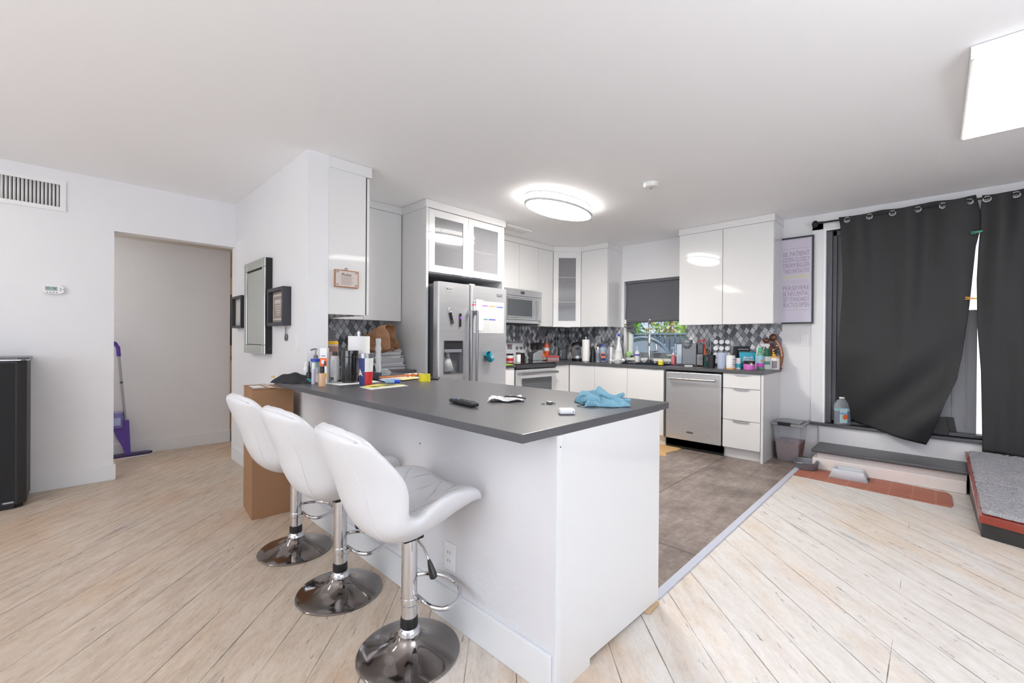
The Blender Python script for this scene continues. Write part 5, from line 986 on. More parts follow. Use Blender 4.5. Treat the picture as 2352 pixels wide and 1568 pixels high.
# tumbler with a lone-star flag wrap
t = thing('flag_tumbler', 'steel tumbler wrapped in a blue, white and red star flag', 'tumbler', (0, 0, CT), YAW); p = spot(836, 885, CT, .033); t.location = (p.x, p.y, CT); k = scale_at(p); R1, R0, H = 34*k/2, 27*k/2, 72*k
def wall_r(z): return R0+(R1-R0)*min(1, (z/H)**.8)
def seg_(a0, a1, z0, z1, off, n=14, nz=8): return lambda a_, b_: Vector(((wall_r(z0+(z1-z0)*b_)+off)*math.cos(a0+(a1-a0)*a_), (wall_r(z0+(z1-z0)*b_)+off)*math.sin(a0+(a1-a0)*a_), z0+(z1-z0)*b_))
OB('body', M().lathe([(0, 0), (R0*.96, 0), (R0, .003), *[(wall_r(H*k_/8), H*k_/8) for k_ in range(1, 9)], (R1*.94, H), (R1*.9, H*.97), (0, H*.97)], 40), SATIN, t)
d_ = math.radians
for nm, a0, a1, z0, z1, mt in (('blue_field', 150, 280, .01, .86, NAVY), ('white_field', 280, 400, .43, .86, PWHITE), ('red_field', 280, 400, .01, .43, RED)):
    m = M(); m.grid(seg_(d_(a0), d_(a1), z0*H, z1*H, .0006), 24, 6); OB(nm, m, mt, t, 80)
m = M(); V = []; ca, cz_ = d_(238), .40*H
for k_ in range(10):
    a_ = PI/2+k_*PI/5; rr = (.028 if k_ % 2 == 0 else .011); x_, z_ = rr*math.cos(a_), rr*math.sin(a_); w_r = wall_r(cz_+z_)+.0016; V.append((w_r*math.cos(ca+x_/R0), w_r*math.sin(ca+x_/R0), cz_+z_))
w_r = wall_r(cz_)+.0022; V.append((w_r*math.cos(ca), w_r*math.sin(ca), cz_)); m.poly(V, [(k_, (k_+1) % 10, 10) for k_ in range(10)]); OB('star', m, mat('star_cream', (232, 220, 210), .4), t, flat=True)
t = thing('paper_sheet', 'white paper sheet under the brown glasses case', 'paper', at(800, 878, z=CT), world=True); flat_poly([(743, 880), (782, 885), (874, 877), (850, 872)], Z0, .0008, 'sheet', PAPER, t)
a_, b_ = at(783, 877, z=CT), at(822, 877, z=CT); c = (a_+b_)/2
t = thing('glasses_case', 'dark brown soft glasses case with a strap in front of the tumblers', 'glasses case', (c.x, c.y+.03, CT+.0015), YAW)
m = M(); m.grid(lambda u_, v_: Vector(((u_-.5)*(b_-a_).length*1.25, (v_-.5)*.07, .05*(max(0, 1-abs(2*u_-1)**5))**.5*(max(0, 1-abs(2*v_-1)**2.4))**.5*(.65+.35*min(1, u_*2.2)))), 20, 12); m.box(-.5*(b_-a_).length*1.2, .5*(b_-a_).length*1.2, -.03, .03, 0, .004); OB('case_body', m, mat('dark_brown', (66, 54, 48), .6), t, 80)
OB('strap', M().tube([(-.06, -.01, .012), (-.085, -.02, .006), (-.105, -.012, .006), (-.08, .0, .01)], .003, 6), BLACK, t)
t = boxy('travel_case', 'small navy rounded case behind the flag tumbler', 'case', 858, 873, 856, 24, [('case_body', (-1, 1, -1, 1, 0, 1), mat('navy_dark', (30, 32, 52), .5), .008)], depth=1)
t = thing('envelope_stack', 'yellow printed card on white envelopes in front of the flag tumbler', 'papers', at(880, 888, z=CT), world=True)
flat_poly([(826, 889), (852, 895), (938, 886), (912, 882)], Z0, .002, 'envelope', PAPER, t); flat_poly([(830, 887.5), (849, 891), (930, 883), (868, 881.5)], Z0+.003, .001, 'yellow_card', mat('card_yellow', (224, 218, 110), .5), t); flat_poly([(868, 884.5), (890, 885.5), (915, 882.8), (893, 882.4)], Z0+.0045, .0005, 'printed_bar', DGREY, t); flat_poly([(848, 887.6), (864, 888.6), (874, 887.2), (858, 886.6)], Z0+.0045, .0005, 'printed_bar', DGREY, t)
a_, b_ = at(885, 876.5, z=CT+.014), at(919, 876.0, z=CT+.014); t = thing('gel_bottle', 'small clear bottle with a blue cap lying on its side', 'bottle', ((a_+b_)/2).xy.to_3d()+Vector((0, 0, CT)), world=True)
OB('body', M().tube([a_, a_.lerp(b_, .62)], .0135, 14), mat('gel_clear', (150, 180, 206), .1), t); OB('cap', M().tube([a_.lerp(b_, .6), a_.lerp(b_, .97)], .0125, 14, radii=[.0125, .010]), mat('cap_blue', (25, 70, 200), .3), t); OB('tip', M().tube([a_.lerp(b_, .97), b_], .009, 12), TEAL, t)
t = lath('tape_roll', 'bright yellow roll of tape standing flat near the fridge end of the counter', 'tape', 972.5, 876.5, 859.5, 26, [('roll', [(1, 0), (1.0, 1), (.72, 1), (.72, 0), (1, 0)], mat('tape_yellow', (240, 222, 40), .3))], seg=40)
OB('core', M().lathe([(.72*t['_r'], 0), (.72*t['_r'], t['_h']), (.64*t['_r'], t['_h']), (.64*t['_r'], 0), (.72*t['_r'], 0)], 32), mat('tape_core', (200, 190, 120), .6), t)
t = thing('paper_pile', 'blue-edged white papers under the orange wooden stick', 'papers', at(915, 868, z=CT), world=True)
flat_poly([(868, 871), (885, 875), (968, 868), (948, 864.5)], Z0, .004, 'sheet', PAPER, t); flat_poly([(868, 872), (884, 876), (925, 872.5), (905, 869)], Z0+.0045, .001, 'sheet', mat('blue_paper', (166, 184, 224), .6), t); flat_poly([(914, 869), (925, 873), (962, 868.5), (948, 865.5)], Z0+.006, .001, 'yellow_sheet', mat('pale_yellow', (242, 222, 150), .6), t)
flat_poly([(926, 858.8), (945, 861), (978, 858.5), (956, 856.8)], Z0, .002, 'sheet', PAPER, t)
WO = mat('orange_wood', (196, 112, 46), .4, noise=.15, nscale=30); a_, b_ = at(871, 867, z=CT+.02), at(968, 859.5, z=CT+.02)
t = thing('back_scratcher', 'orange wooden massage stick with knobs lying across papers', 'wooden stick', ((a_+b_)/2).xy.to_3d()+Vector((0, 0, CT)), world=True)
OB('shaft', M().tube([a_, b_], .006, 8), WO, t)
for s_ in (.66, .76, .80, .92): p = a_.lerp(b_, s_); OB('knob', M().sphere(p, .0125, u=12, v=8), WO, t)
t = thing('phone', 'dark flat phone lying beside the yellow tape roll', 'phone', at(1000, 868, z=CT), world=True); flat_poly([(982, 866), (985, 871), (1007, 872.5), (1010, 868)], Z0, .008, 'phone_body', BLACK, t)
t = thing('plastic_bag', 'small crumpled clear plastic bag behind the wooden stick', 'plastic bag', spot(880, 862), YAW)
rr = random.Random(11); m = M(); t_ = bmesh.new(); bmesh.ops.create_icosphere(t_, subdivisions=3, radius=.055)
for v in t_.verts: v.co = Vector((v.co.x*1.15, v.co.y*.7, max(-.0, v.co.z*.6+.02)))*rr.uniform(.8, 1.12)
m.merge(t_, 0); OB('film', m, mat('clear_film', (225, 230, 236), .1, alpha=.3, coat=1), t, 10)
# remote, napkin, keys, earbud case, cloth
a_, b_ = at(1041, 919, z=CT+.01), at(1090, 930, z=CT+.01); dv2 = (b_-a_); an = math.atan2(dv2.y, dv2.x); c = (a_+b_)/2; LR = dv2.length
t = thing('remote_control', 'black television remote on the peninsula near the stools', 'remote', (c.x, c.y, CT+.001), an)
OB('remote_body', M().box(-LR/2-.008, LR/2+.008, -.02, .02, .002, .019, bev=.008, seg=3), mat('remote_black', (36, 37, 40), .5), t)
for k_ in range(6):
    for j_ in range(3): OB('button', M().box(-LR*.2+k_*.021-.006, -LR*.2+k_*.021+.006, -.012+j_*.012-.0035, -.012+j_*.012+.0035, .018, .0215, bev=.001), mat('button_grey', (74, 76, 84), .5), t)
OB('nav_ring', M().ring((-LR*.36, 0, .019), .010, .0025, 'z', 16, 6), mat('nav_blue', (60, 90, 140), .4), t)
c = at(1163, 920, z=CT); t = thing('napkin', 'crumpled white paper napkin with a pen lying on it', 'napkin', (c.x, c.y, CT+.001), YAW+.12)
rr = random.Random(3); nk = scale_at(c); m = M(); m.grid(lambda u_, v_: Vector(((u_-.5)*86*nk*(1-.15*v_)+.01*(v_-.5), (v_-.5)*.115+.01*math.sin(u_*9), .004+.013*abs(math.sin(u_*7+v_*4)*math.cos(v_*6-u_*3))+rr.uniform(0, .003))), 22, 14); OB('sheet', m, PAPER, t, 25, solid=.001)
p0_, p1_ = at(1160, 910, z=CT+.026), at(1207, 915, z=CT+.024); t = thing('tweezers', 'slim black and red metal tool resting on the white napkin', 'tool', (p0_+p1_)/2, world=True)
OB('blade', M().tube([p0_, p0_.lerp(p1_, .5)+Vector((.0, .0, .003)), p1_], .0035, 6), BLACK, t); OB('blade', M().tube([p0_+Vector((.01, .012, 0)), p0_.lerp(p1_, .5)+Vector((.004, .008, .002)), p1_+Vector((0, .003, 0))], .003, 6), RED, t)
t = thing('metal_clasp', 'tiny metal clasp lying between napkin and white earbud case', 'metal clasp', at(1258, 927, z=CT), world=True); c = at(1262, 928, z=CT)
OB('clasp', M().box(c.x-.014, c.x+.014, c.y-.008, c.y+.008, CT+.001, CT+.013, bev=.003), SATIN, t); OB('pin', M().tube([at(1243, 927, z=CT+.004), at(1252, 927, z=CT+.004)], .0028, 6), SATIN, t); OB('loop', M().ring((c.x+.018, c.y+.01, CT+.005), .006, .0018, 'z', 12, 5), SATIN, t)
c = at(1297, 951, z=CT); t = thing('earbud_case', 'small white rounded earbud case on the dark countertop', 'earbud case', (c.x, c.y+.012, CT), YAW+.1)
k = scale_at(c); w_ = 37*k/2; OB('case_body', M().box(-w_, w_, -.022, .022, .0, .023, bev=.0105, seg=4), PWHITE, t, 80); OB('led', M().lathe([(0, 0), (.0022, 0), (.0022, .001)], 8).turn(Matrix.Translation((w_*.7, -.0222, .012)) @ Matrix.Rotation(PI/2, 4, 'X')), DGREY, t)
c = at(1378, 928, z=CT); t = thing('cleaning_cloth', 'light blue folded microfibre cloth near the far end of the peninsula', 'cloth', (c.x, c.y+.03, CT+.001), YAW)
k = scale_at(c); BC = mat('blue_cloth', (136, 186, 208), .9, noise=.12, nscale=70, bump=.8, bscale=260)
def cl(u_, v_):
    x = (u_-.53)*104*k; y = (v_-.5)*.23
    hgt = .010+.022*math.exp(-((u_-.15)/.12)**2)+.052*math.exp(-((u_-.5)/.17)**2)*(v_**1.1)+.018*abs(math.sin(u_*8+v_*7))**1.5
    e = min(1, min(u_, v_, 1-u_, 1-v_)*9)
    return Vector((x+.018*math.sin(v_*7)*(1-u_), y+.012*math.sin(u_*8), .001+hgt*e**.5+.004*math.sin(u_*31+v_*13)*e))
m = M(); m.grid(cl, 44, 30); OB('cloth', m, BC, t, 60, solid=.004)
for k_, (x0_, y0_, L0, hh, r0) in enumerate(((-.105, -.075, .12, .022, .017), (-.03, -.05, .11, .040, .014), (.0, -.085, .10, .016, .012))):
    P = [(x0_+L0*s_/14, y0_-.012*math.sin(s_*.5), hh+.012*math.sin(s_*.45+k_)) for s_ in range(15)]; OB('fold', M().tube(P, r0, 10, radii=[r0*(.5+.5*math.sin(PI*(s_+1)/16)) for s_ in range(15)]), BC, t, 80)
OB('fold', M().tube([(-.105+.022*math.cos(a_), -.05+.06*0, .026+.020*math.sin(a_)) for a_ in [k_*.6 for k_ in range(10)]], .007, 7), BC, t, 80)
# ================================================================== NICHE COUNTER
rr = random.Random(21); zc = CT; pm = (-3.86, 2.17)
for k_ in range(13):
    hgt = (.022 if k_ in (0, 3) else .045 if k_ == 4 else .011)
    dx, dy, a_ = rr.uniform(-.012, .012), rr.uniform(-.014, .014), rr.uniform(-.12, .12); w_, d2 = (.13, .155) if k_ < 5 else (.115, .13)
    t = thing('magazine', ('thick white folder in the middle of the stack' if k_ == 4 else 'magazine in the stack left of the fridge, layer %s from the counter' % ('one two three four five six seven eight nine ten eleven twelve thirteen'.split()[k_])), 'magazine', (pm[0]+dx, pm[1]+dy, zc), a_, group='magazines stacked left of the fridge')
    OB('pages', M().box(-w_, w_, -d2, d2, .001, hgt-.001, bev=.001), mat('pages%d' % (k_ % 3), ((214, 214, 216), (180, 180, 184), (228, 228, 226))[k_ % 3], .6), t)
    OB('cover', M().box(-w_-.002, w_+.002, -d2-.002, d2+.002, hgt-.0012, hgt, bev=.0004), (PAPER, DGREY, LGREY, PAPER, PAPER)[k_ % 5], t); zc += hgt
t = thing('notebook', 'thin black notebook on top of the magazine stack', 'notebook', (pm[0]+.03, pm[1]+.04, zc), .2); OB('notebook_body', M().box(-.07, .07, -.06, .06, .0, .009, bev=.002), BLACK, t)
t = thing('paper_bag', 'crumpled brown paper bag lying open on the magazine stack', 'paper bag', (-3.92, 2.06, zc), 0)
BB = mat('kraft_paper', (176, 132, 98), .65, noise=.22, nscale=9, bump=.7, bscale=24)
rr = random.Random(8); NB = 28
def bag(u_, s):
    a_ = 2*PI*u_; R = .075+.05*min(1, s*1.6); sq = 1/max(abs(math.cos(a_)), abs(math.sin(a_)))**.5
    p_ = Vector((R*sq*math.cos(a_)*.9, R*sq*math.sin(a_)*.82, -.02+s*.25)); n_ = math.sin(a_*5+s*7)*.006+math.sin(a_*9-s*11)*.004; p_.x += n_; p_.y -= n_
    if s > .82: p_.x *= 1-.2*(s-.82); p_.z += .012*math.sin(a_*3)
    return p_
bm_ = Matrix.Translation((.01, -.03, .045)) @ Matrix.Scale(1.12, 4) @ Matrix.Rotation(math.radians(38), 4, 'Z') @ Matrix.Rotation(math.radians(74), 4, 'Y')
m = M(); m.grid(bag, 40, 22); m.prism([(v_.x, v_.y) for v_ in [bag(k_/24, 0) for k_ in range(24)]], -.021, -.019); m.turn(bm_); OB('bag_body', m, BB, t, 50, solid=.0015)
OB('print_mark', M().sphere(bm_ @ Vector((.0, -.10, .12)), .025, 1, .5, 1, u=10, v=7), plain('faded_red', (168, 100, 84)), t)
t = thing('cardboard_sheet', 'creased tan paper sheet leaning behind the brown paper bag', 'paper', (-4.12, 1.98, CT), world=True)
OB('sheet', M().poly([(-4.13, 1.90, 1.10), (-4.11, 2.03, 1.02), (-4.12, 2.14, 1.17), (-4.14, 2.02, 1.24)], [(0, 1, 2, 3)]), mat('tan_sheet', (196, 180, 152), .7), t, solid=.002)
OB('lower_fold', M().poly([(-4.13, 1.90, 1.10), (-4.11, 2.03, 1.02), (-4.05, 1.99, CT+.003), (-4.08, 1.92, CT+.003)], [(0, 1, 2, 3)]), mat('tan_sheet2', (180, 172, 162), .7), t, solid=.002)
t = thing('bundle', 'dark grey plastic bag bundle beside the magazine stack', 'bag', (-3.80, 1.93, CT), .3); t_ = bmesh.new(); bmesh.ops.create_icosphere(t_, subdivisions=4, radius=.085); rr = random.Random(2)
for v in t_.verts: n_ = 1+.10*math.sin(v.co.x*60+v.co.z*33)+.08*math.sin(v.co.y*71-v.co.x*28); v.co = Vector((v.co.x*1.05, v.co.y*1.2, max(-.055, v.co.z*.75)))*n_+Vector((0, 0, .058))
OB('bundle_body', M().merge(t_, 0), mat('dark_bag', (58, 60, 72), .35, noise=.3, nscale=14), t, 40); OB('printed_patch', M().sphere((.055, -.045, .085), .022, 1, .6, .7, u=10, v=7), plain('pinkish', (190, 90, 100)), t)
m = M(); t = lath('glass_jar', 'stack of clear ribbed glasses right of the paper towels', 'glass', 824, 872, 776, 15, [('glass', [(0, 0), (.7, 0), (.9, .1), (.7, .18), (1, .3), (.72, .4), (1, .52), (.72, .62), (1, .74), (.75, .84), (.9, .95), (.8, 1), (0, 1)], mat('rib_glass', (224, 228, 232), .08, alpha=.55, coat=1))]); t.location.y = 1.62
# ================================================================== OVEN CORNER
ZK = .925
jar('spice_jar', 'wide white and red spice jar with a black lid on the cooktop', 1171, 831, 812, 17, PWHITE, BLACK, RED, z0=ZK, lz=(.1, .45))
jar('spice_jar', 'yellow-labelled seasoning jar with a dark lid at the cooktop edge', 1190.5, 832, 809, 11.5, mat('season', (222, 206, 170), .3), DGREY, PAPER, z0=ZK, lz=(.05, .75))
jar('spice_jar', 'small black jar right of the yellow-labelled seasoning jar', 1200, 828, 810, 10, BLACK, BLACK, None, z0=ZK)
tag(OB('cutting_mat', M().prism([(q.x, q.y) for q in [at(u, v, z=CT) for u, v in ((1156, 836), (1160, 839), (1180, 838), (1172, 834.5))]], CT+.0005, CT+.004), mat('lime', (160, 210, 60), .4)), 'lime green mat edge beside the cooktop', 'mat')
KX, KY = -4.06, 4.655
t = thing('knife_block', 'clear rounded block holding black-handled knives beside the oven', 'knife block', (KX, KY, CT), world=True)
m = M(); m.grid(lambda u_, v_: Vector((KX+.05+.06*math.sin(PI*u_), KY-.12+.24*u_, CT+.002+v_*(.10+.055*math.sin(PI*u_)))), 20, 6); OB('acrylic_front', m, GLASS, t, 80, solid=.006); OB('base', M().box(KX-.02, KX+.10, KY-.12, KY+.12, CT, CT+.012, bev=.004), BLACK, t); OB('back_board', M().box(KX-.02, KX-.005, KY-.11, KY+.11, CT+.01, CT+.13, bev=.004), mat('smoke', (90, 92, 98), .2), t)
for k_ in range(8):
    y = KY-.10+.0285*k_; lean = (k_-3.5)*.006; kn = OB('knife', M().box(KX+.015, KX+.018, y-.010, y+.010, CT+.02, CT+.16), SATIN, t); OB('knife_handle', M().tube([(KX+.016, y, CT+.155), (KX+.02, y+lean, CT+.21), (KX+.03, y+lean*1.6, CT+.262-.004*abs(k_-3.5))], .0095, 8, radii=[.008, .0095, .011]), BLACK, kn)
t = lath('spray_bottle', 'orange and white spray bottle standing behind the orange-lidded dish', 'bottle', 1255.5, 830, 772, 13, [('body', [(0, 0), (.95, 0), (1, .04), (1, .4), (.8, .6), (.45, .72), (0, .74)], mat('ospray', (228, 92, 54), .35)), ('label', [(.9, .38), (1.02, .38), (.9, .52), (.8, .52)], PWHITE), ('neck', [(0, .72), (.35, .72), (.4, .86), (.6, .88), (.6, 1), (0, 1)], LGREY)], y=5.0)
t = thing('food_container', 'clear tub with a bright orange lid on the corner counter', 'container', (0, 0, CT), YAW); p = at(1247, 833, y=4.86); t.location = (p.x, p.y, CT); k = scale_at(p)
OB('tub', M().lathe([(0, 0), (.05, 0), (.064, .055), (.06, .055), (.047, .005), (0, .005)], 20, sx=1.1), GLASS, t); OB('lid', M().lathe([(0, .056), (.066, .056), (.06, .066), (.02, .10), (0, .102)], 20, sx=1.05), mat('lid_orange', (240, 110, 40), .4), t); OB('contents', M().lathe([(0, .004), (.045, .004), (.056, .04), (0, .045)], 18, sx=1.05), CREAM, t)
t = boxy('food_container', 'low clear container with a red lid beside the toaster', 'container', 1271, 829, 817, 26, [('tub', (-1, 1, -.7, .7, 0, .7), mat('pinkish_clear', (200, 160, 160), .2, alpha=.6), .004), ('lid', (-1.05, 1.05, -.75, .75, .72, 1), mat('lid_red', (196, 60, 62), .3), .004)], depth=.7)
t = boxy('toaster', 'black upright toaster in the kitchen corner', 'toaster', 1292, 827, 797, 20, [('toaster_body', (-1, 1, -1, 1, .03, 1), BLACK, .012), ('side_panel', (-.6, .6, -1.03, -.98, .12, .85), mat('tn', (28, 32, 48), .2), .002), ('foot', (-.9, .9, -.9, .9, 0, .03), DGREY, 0)], depth=1, y=5.18)
for z_ in (.3, .42, .54, .66): OB('indicator', M().box(-.62*t['_r'], -.4*t['_r'], -1.05*t['_r'], -1.02*t['_r'], z_*t['_h'], (z_+.04)*t['_h']), PAPER, t)
t = lath('pressure_cooker', 'round black and steel electric pressure cooker on the corner counter', 'pressure cooker', 1327, 830, 784, 28, [('base_ring', [(0, 0), (.9, 0), (1, .04), (1, .14), (0, .14)], BLACK), ('pot', [(0, .13), (.98, .13), (.98, .74), (0, .74)], STEEL), ('lid', [(0, .74), (1.06, .74), (1.06, .86), (.9, .93), (0, 1)], BLACK)], seg=32, y=5.12)
r, h = t['_r'], t['_h']; OB('control_panel', M().box(-.8*r, .3*r, -1.06*r, -.7*r, .28*h, .80*h, bev=.006), mat('cp', (84, 86, 92), .3), t); OB('display', M().box(-.55*r, .05*r, -1.075*r, -1.055*r, .58*h, .70*h), BLACK, t); OB('valve_knob', M().tube([(.1*r, 0, .95*h), (.25*r, 0, 1.2*h), (.6*r, 0, 1.22*h), (.75*r, 0, 1.02*h)], .1*r, 8), BLACK, t)
lath('paper_towel_roll', 'slim standing paper towel roll between pressure cooker and kettle', 'paper towels', 1345.5, 830, 773, 17.5, [('roll', [(0, .03), (.98, .03), (.98, .88), (.2, .89), (0, .89)], MC['towel_paper']), ('holder_base', [(0, 0), (1.1, 0), (1.1, .02), (0, .03)], CHROME), ('finial', [(0, .89), (.12, .89), (.12, .95), (.24, .96), (.24, .98), (.12, 1), (0, 1)], CHROME)], seg=32, y=5.0)
t = lath('kettle', 'dark gooseneck kettle below the white outlet', 'kettle', 1362, 829, 787, 15, [('kettle_body', [(0, 0), (1, 0), (1, .05), (.7, .62), (.62, .7), (0, .74)], mat('kettle_dark', (58, 60, 62), .25, .5)), ('lid', [(0, .72), (.5, .72), (.3, .78), (.2, .86), (0, .86)], BLACK)], y=5.1)
r, h = t['_r'], t['_h']; OB('spout', M().tube([(.8*r, 0, .12*h), (1.15*r, 0, .45*h), (1.2*r, 0, .8*h), (1.5*r, 0, 1.0*h), (2.1*r, 0, 1.0*h)], .1*r+.002, 8), BLACK, t)
bottle('bottle', 'small clear bottle with a white cap between kettle and orange-labelled jug', 1373, 829, 796, 9.5, mat('cl2', (150, 158, 172), .15), PWHITE, mat('cl3', (120, 124, 140), .4), y=5.0)
t = bottle('cleaner_jug', 'clear jug with a blue cap and a round orange label', 1384.5, 830, 790, 20, mat('jug', (166, 182, 200), .1, alpha=.75, coat=.5), BLUE, None, capz=.9, capr=.27, y=5.12); r, h = t['_r'], t['_h']
OB('label', M().lathe([(0, 0), (.62*r, 0), (.62*r, .003)], 20).turn(Matrix.Translation((-.15*r, -1.0*r, .38*h)) @ Matrix.Rotation(PI/2, 4, 'X')), mat('lab_or', (240, 130, 86), .4), t); OB('label_band', M().box(-.6*r, .35*r, -1.12*r, -1.02*r, .36*h, .46*h), NAVY, t); OB('label_foot', M().box(-.6*r, .4*r, -1.06*r, -.98*r, .10*h, .22*h), NAVY, t)
lath('canister', 'plain brushed steel canister beside the white vase bottle', 'canister', 1403.5, 831, 797, 15, [('canister_body', [(0, 0), (1, 0), (1, .97), (.95, 1), (0, 1)], STEEL)], seg=32, y=5.12)
t = lath('vase_bottle', 'tall tapering white bottle with a blue cap by the window frame', 'bottle', 1421, 832, 767, 18, [('body', [(0, 0), (.95, 0), (1, .03), (.98, .28), (.7, .5), (.34, .72), (.24, .92), (0, .92)], PWHITE), ('cap', [(0, .92), (.3, .92), (.28, 1), (0, 1)], BLUE)], y=5.17); label_text(t, 'Xclu', .38, 1.0, .06, LGREY, -.86)
t = thing('colander', 'crumpled white ribbed silicone basket in front of the vase bottle', 'basket', spot(1420, 836, CT, .05), YAW)
rr = random.Random(9); m = M(); m.grid(lambda u_, v_: Vector(((.035+.06*(v_))*math.cos(2*PI*u_), (.03+.035*v_)*math.sin(2*PI*u_), .002+.05*v_*(1+.25*math.sin(2*PI*u_*3))+.004*math.sin(2*PI*u_*14))), 60, 8); OB('basket', m, PWHITE, t, 30, solid=.002); m = M()
for k_ in range(7): m.tube([(-.045+k_*.012, -.01, .05), (-.05+k_*.014, .0, .13)], .0022, 5)
for k_ in range(5): m.tube([(-.05, -.004, .06+k_*.017), (.035, -.004, .062+k_*.017)], .0018, 5)
OB('rack_tines', m, PWHITE, t)
t = thing('scrub_ball', 'round pale green scrubber ball on the window sill', 'scrubber', (at(1443, 803, y=5.45).x, 5.455, WZ0+.004)); OB('ball', M().sphere((0, 0, .043), .043, u=20, v=14), mat('pale_green', (176, 220, 140), .5), t); OB('seam', M().ring((0, 0, .045), .0425, .0012, 'z', 24, 5).turn(Matrix.Rotation(.5, 4, 'X')), PAPER, t)
t = thing('dish_brush', 'blue round dish brush with a clear looped handle', 'brush', spot(1448, 830, CT, .04), YAW); OB('brush_head', M().sphere((0, 0, .028), .032, 1, .7, .75), mat('brush_blue', (70, 160, 200), .4), t); OB('handle', M().tube([(.01, 0, .04), (.035, 0, .10), (.055, 0, .155), (.065, 0, .16), (.065, 0, .10), (.05, 0, .04)], .004, 6), mat('clr', (206, 214, 220), .1), t)
t = lath('lotion_bottle', 'white pump bottle with an orange base left of the faucet', 'bottle', 1463.5, 832, 796, 11, [('body', [(0, .06), (1, .06), (1, .6), (.75, .7), (.35, .74), (0, .74)], PWHITE), ('base', [(0, 0), (.95, 0), (1.01, .07), (0, .07)], mat('amber', (236, 160, 50), .3)), ('label', [(.98, .44), (1.02, .44), (1.02, .54), (.98, .54)], mat('lab_vi', (90, 80, 190), .4)), ('collar', [(0, .72), (.36, .72), (.36, .8), (.12, .82), (.12, .94), (0, .94)], PWHITE)], y=5.345); r, h = t['_r'], t['_h']; OB('pump_head', M().tube([(.3*r, 0, .95*h), (0, 0, .97*h), (-.8*r, 0, .95*h)], .16*r+.001, 7), PWHITE, t)
t = thing('sink_strainer', 'metal strainer rack lying at the left edge of the sink', 'strainer', spot(1452, 834, CT, .01), YAW); OB('strainer_frame', M().tube([(-.06, -.02, .006), (.07, -.025, .006), (.09, .02, .006), (-.04, .03, .006)], .005, 7, True), CHROME, t); OB('mesh_plate', M().box(-.045, .07, -.02, .022, .001, .006), DGREY, t)
t = lath('sponge_dish', 'small round yellow sponge dish with a pale rim at the sink edge', 'sponge', 1518, 834, 825, 14, [('dish', [(0, 0), (.8, 0), (.9, .3), (.85, .65), (0, .65)], YEL), ('sponge', [(0, .65), (1, .65), (1, 1), (0, 1)], mat('sponge', (236, 228, 160), .8))], y=4.98)
t = thing('dish_wand', 'white dish wand holder with a green band on the window sill', 'dish brush', (at(1543, 803, y=5.45).x, 5.452, WZ0+.004)); OB('tray', M().lathe([(0, .035), (.05, .037), (.066, .05), (.064, .054), (.05, .045), (0, .043)][::-1], 24, sx=1.1, sy=.6), PWHITE, t); OB('stem', M().lathe([(0, 0), (.018, 0), (.016, .036), (0, .036)], 14), GRN, t)
for u_, vt_, lb_ in ((1546.5, 797, 'clear pump bottle of pink soap left of the coffee machine'), (1556, 806, 'second pink soap bottle half hidden by the coffee machine')): pump('soap_bottle', lb_, u_, 836, vt_, 10, mat('pink_soap', (212, 120, 128), .1, alpha=.8), PWHITE, None, pz=.6, group='pink soap bottles', y=5.2+(u_-1546.5)*.006)
# ================================================================== RIGHT COUNTER
t = thing('coffee_machine', 'grey pod coffee machine with a clear water tank', 'coffee machine', (0, 0, CT), .22); p = at(1584, 838, y=5.2); t.location = (p.x, p.y, CT); k = scale_at(p); h = 60*k
CG = mat('coffee_grey', (118, 122, 130), .35); CD = mat('coffee_dark', (64, 66, 72), .25)
OB('drip_base', M().box(-.15, .10, -.10, .14, .001, .016, bev=.006), CD, t); OB('brew_column', M().box(-.075, .085, -.075, .13, .014, h*.86, bev=.014, seg=3), CG, t)
OB('brew_head', M().lathe([(.052, h*.74), (.058, h*.78), (.06, h*.98), (.05, h), (0, h)], 28, (-.02, -.055, 0)), CG, t); OB('handle_band', M().lathe([(.0605, h*.90), (.0615, h*.905), (.0615, h*.93), (.0605, h*.935)], 28, (-.02, -.055, 0)), SATIN, t); OB('spout', M().lathe([(.03, h*.66), (.045, h*.75), (0, h*.75)], 20, (-.02, -.055, 0)), mat('spout_steel', (150, 152, 158), .3, .6), t)
OB('water_tank', M().box(-.148, -.082, -.03, .12, .02, h*.84, bev=.012), mat('tank', (206, 220, 232), .08, alpha=.5, coat=.4), t); OB('water', M().box(-.143, -.087, -.025, .115, .022, h*.3, bev=.006), mat('water', (150, 172, 186), .1, alpha=.7), t); OB('tank_lid', M().box(-.15, -.08, -.034, .124, h*.84, h*.875, bev=.004), CD, t)
OB('milk_unit', M().box(0.088, .155, -.07, .12, .012, h*.46, bev=.008), mat('coffee_tan', (128, 126, 128), .35), t); OB('milk_unit_top', M().box(.088, .155, -.05, .12, h*.46, h*.84, bev=.012), CD, t)
for a_, b_ in ((.117, .30), (.133, .34), (.135, .25), (.149, .30)): OB('button', M().lathe([(0, 0), (.0055, 0), (.0055, .003)], 10).turn(Matrix.Translation((a_, -.0695, b_*h)) @ Matrix.Rotation(PI/2, 4, 'X')), BLACK, t)
txt(t, 'KEURIG', (-.0, -.1168, h*.86), .045, .010, ((1, 0, 0), (0, 0, 1)), DGREY)
t = boxy('gadget', 'small white flat gadget in front of the coffee machine', 'gadget', 1583, 842, 838.5, 16, [('gadget_body', (-1, 1, -.5, .5, 0, 1), PWHITE, .002)], depth=.5)
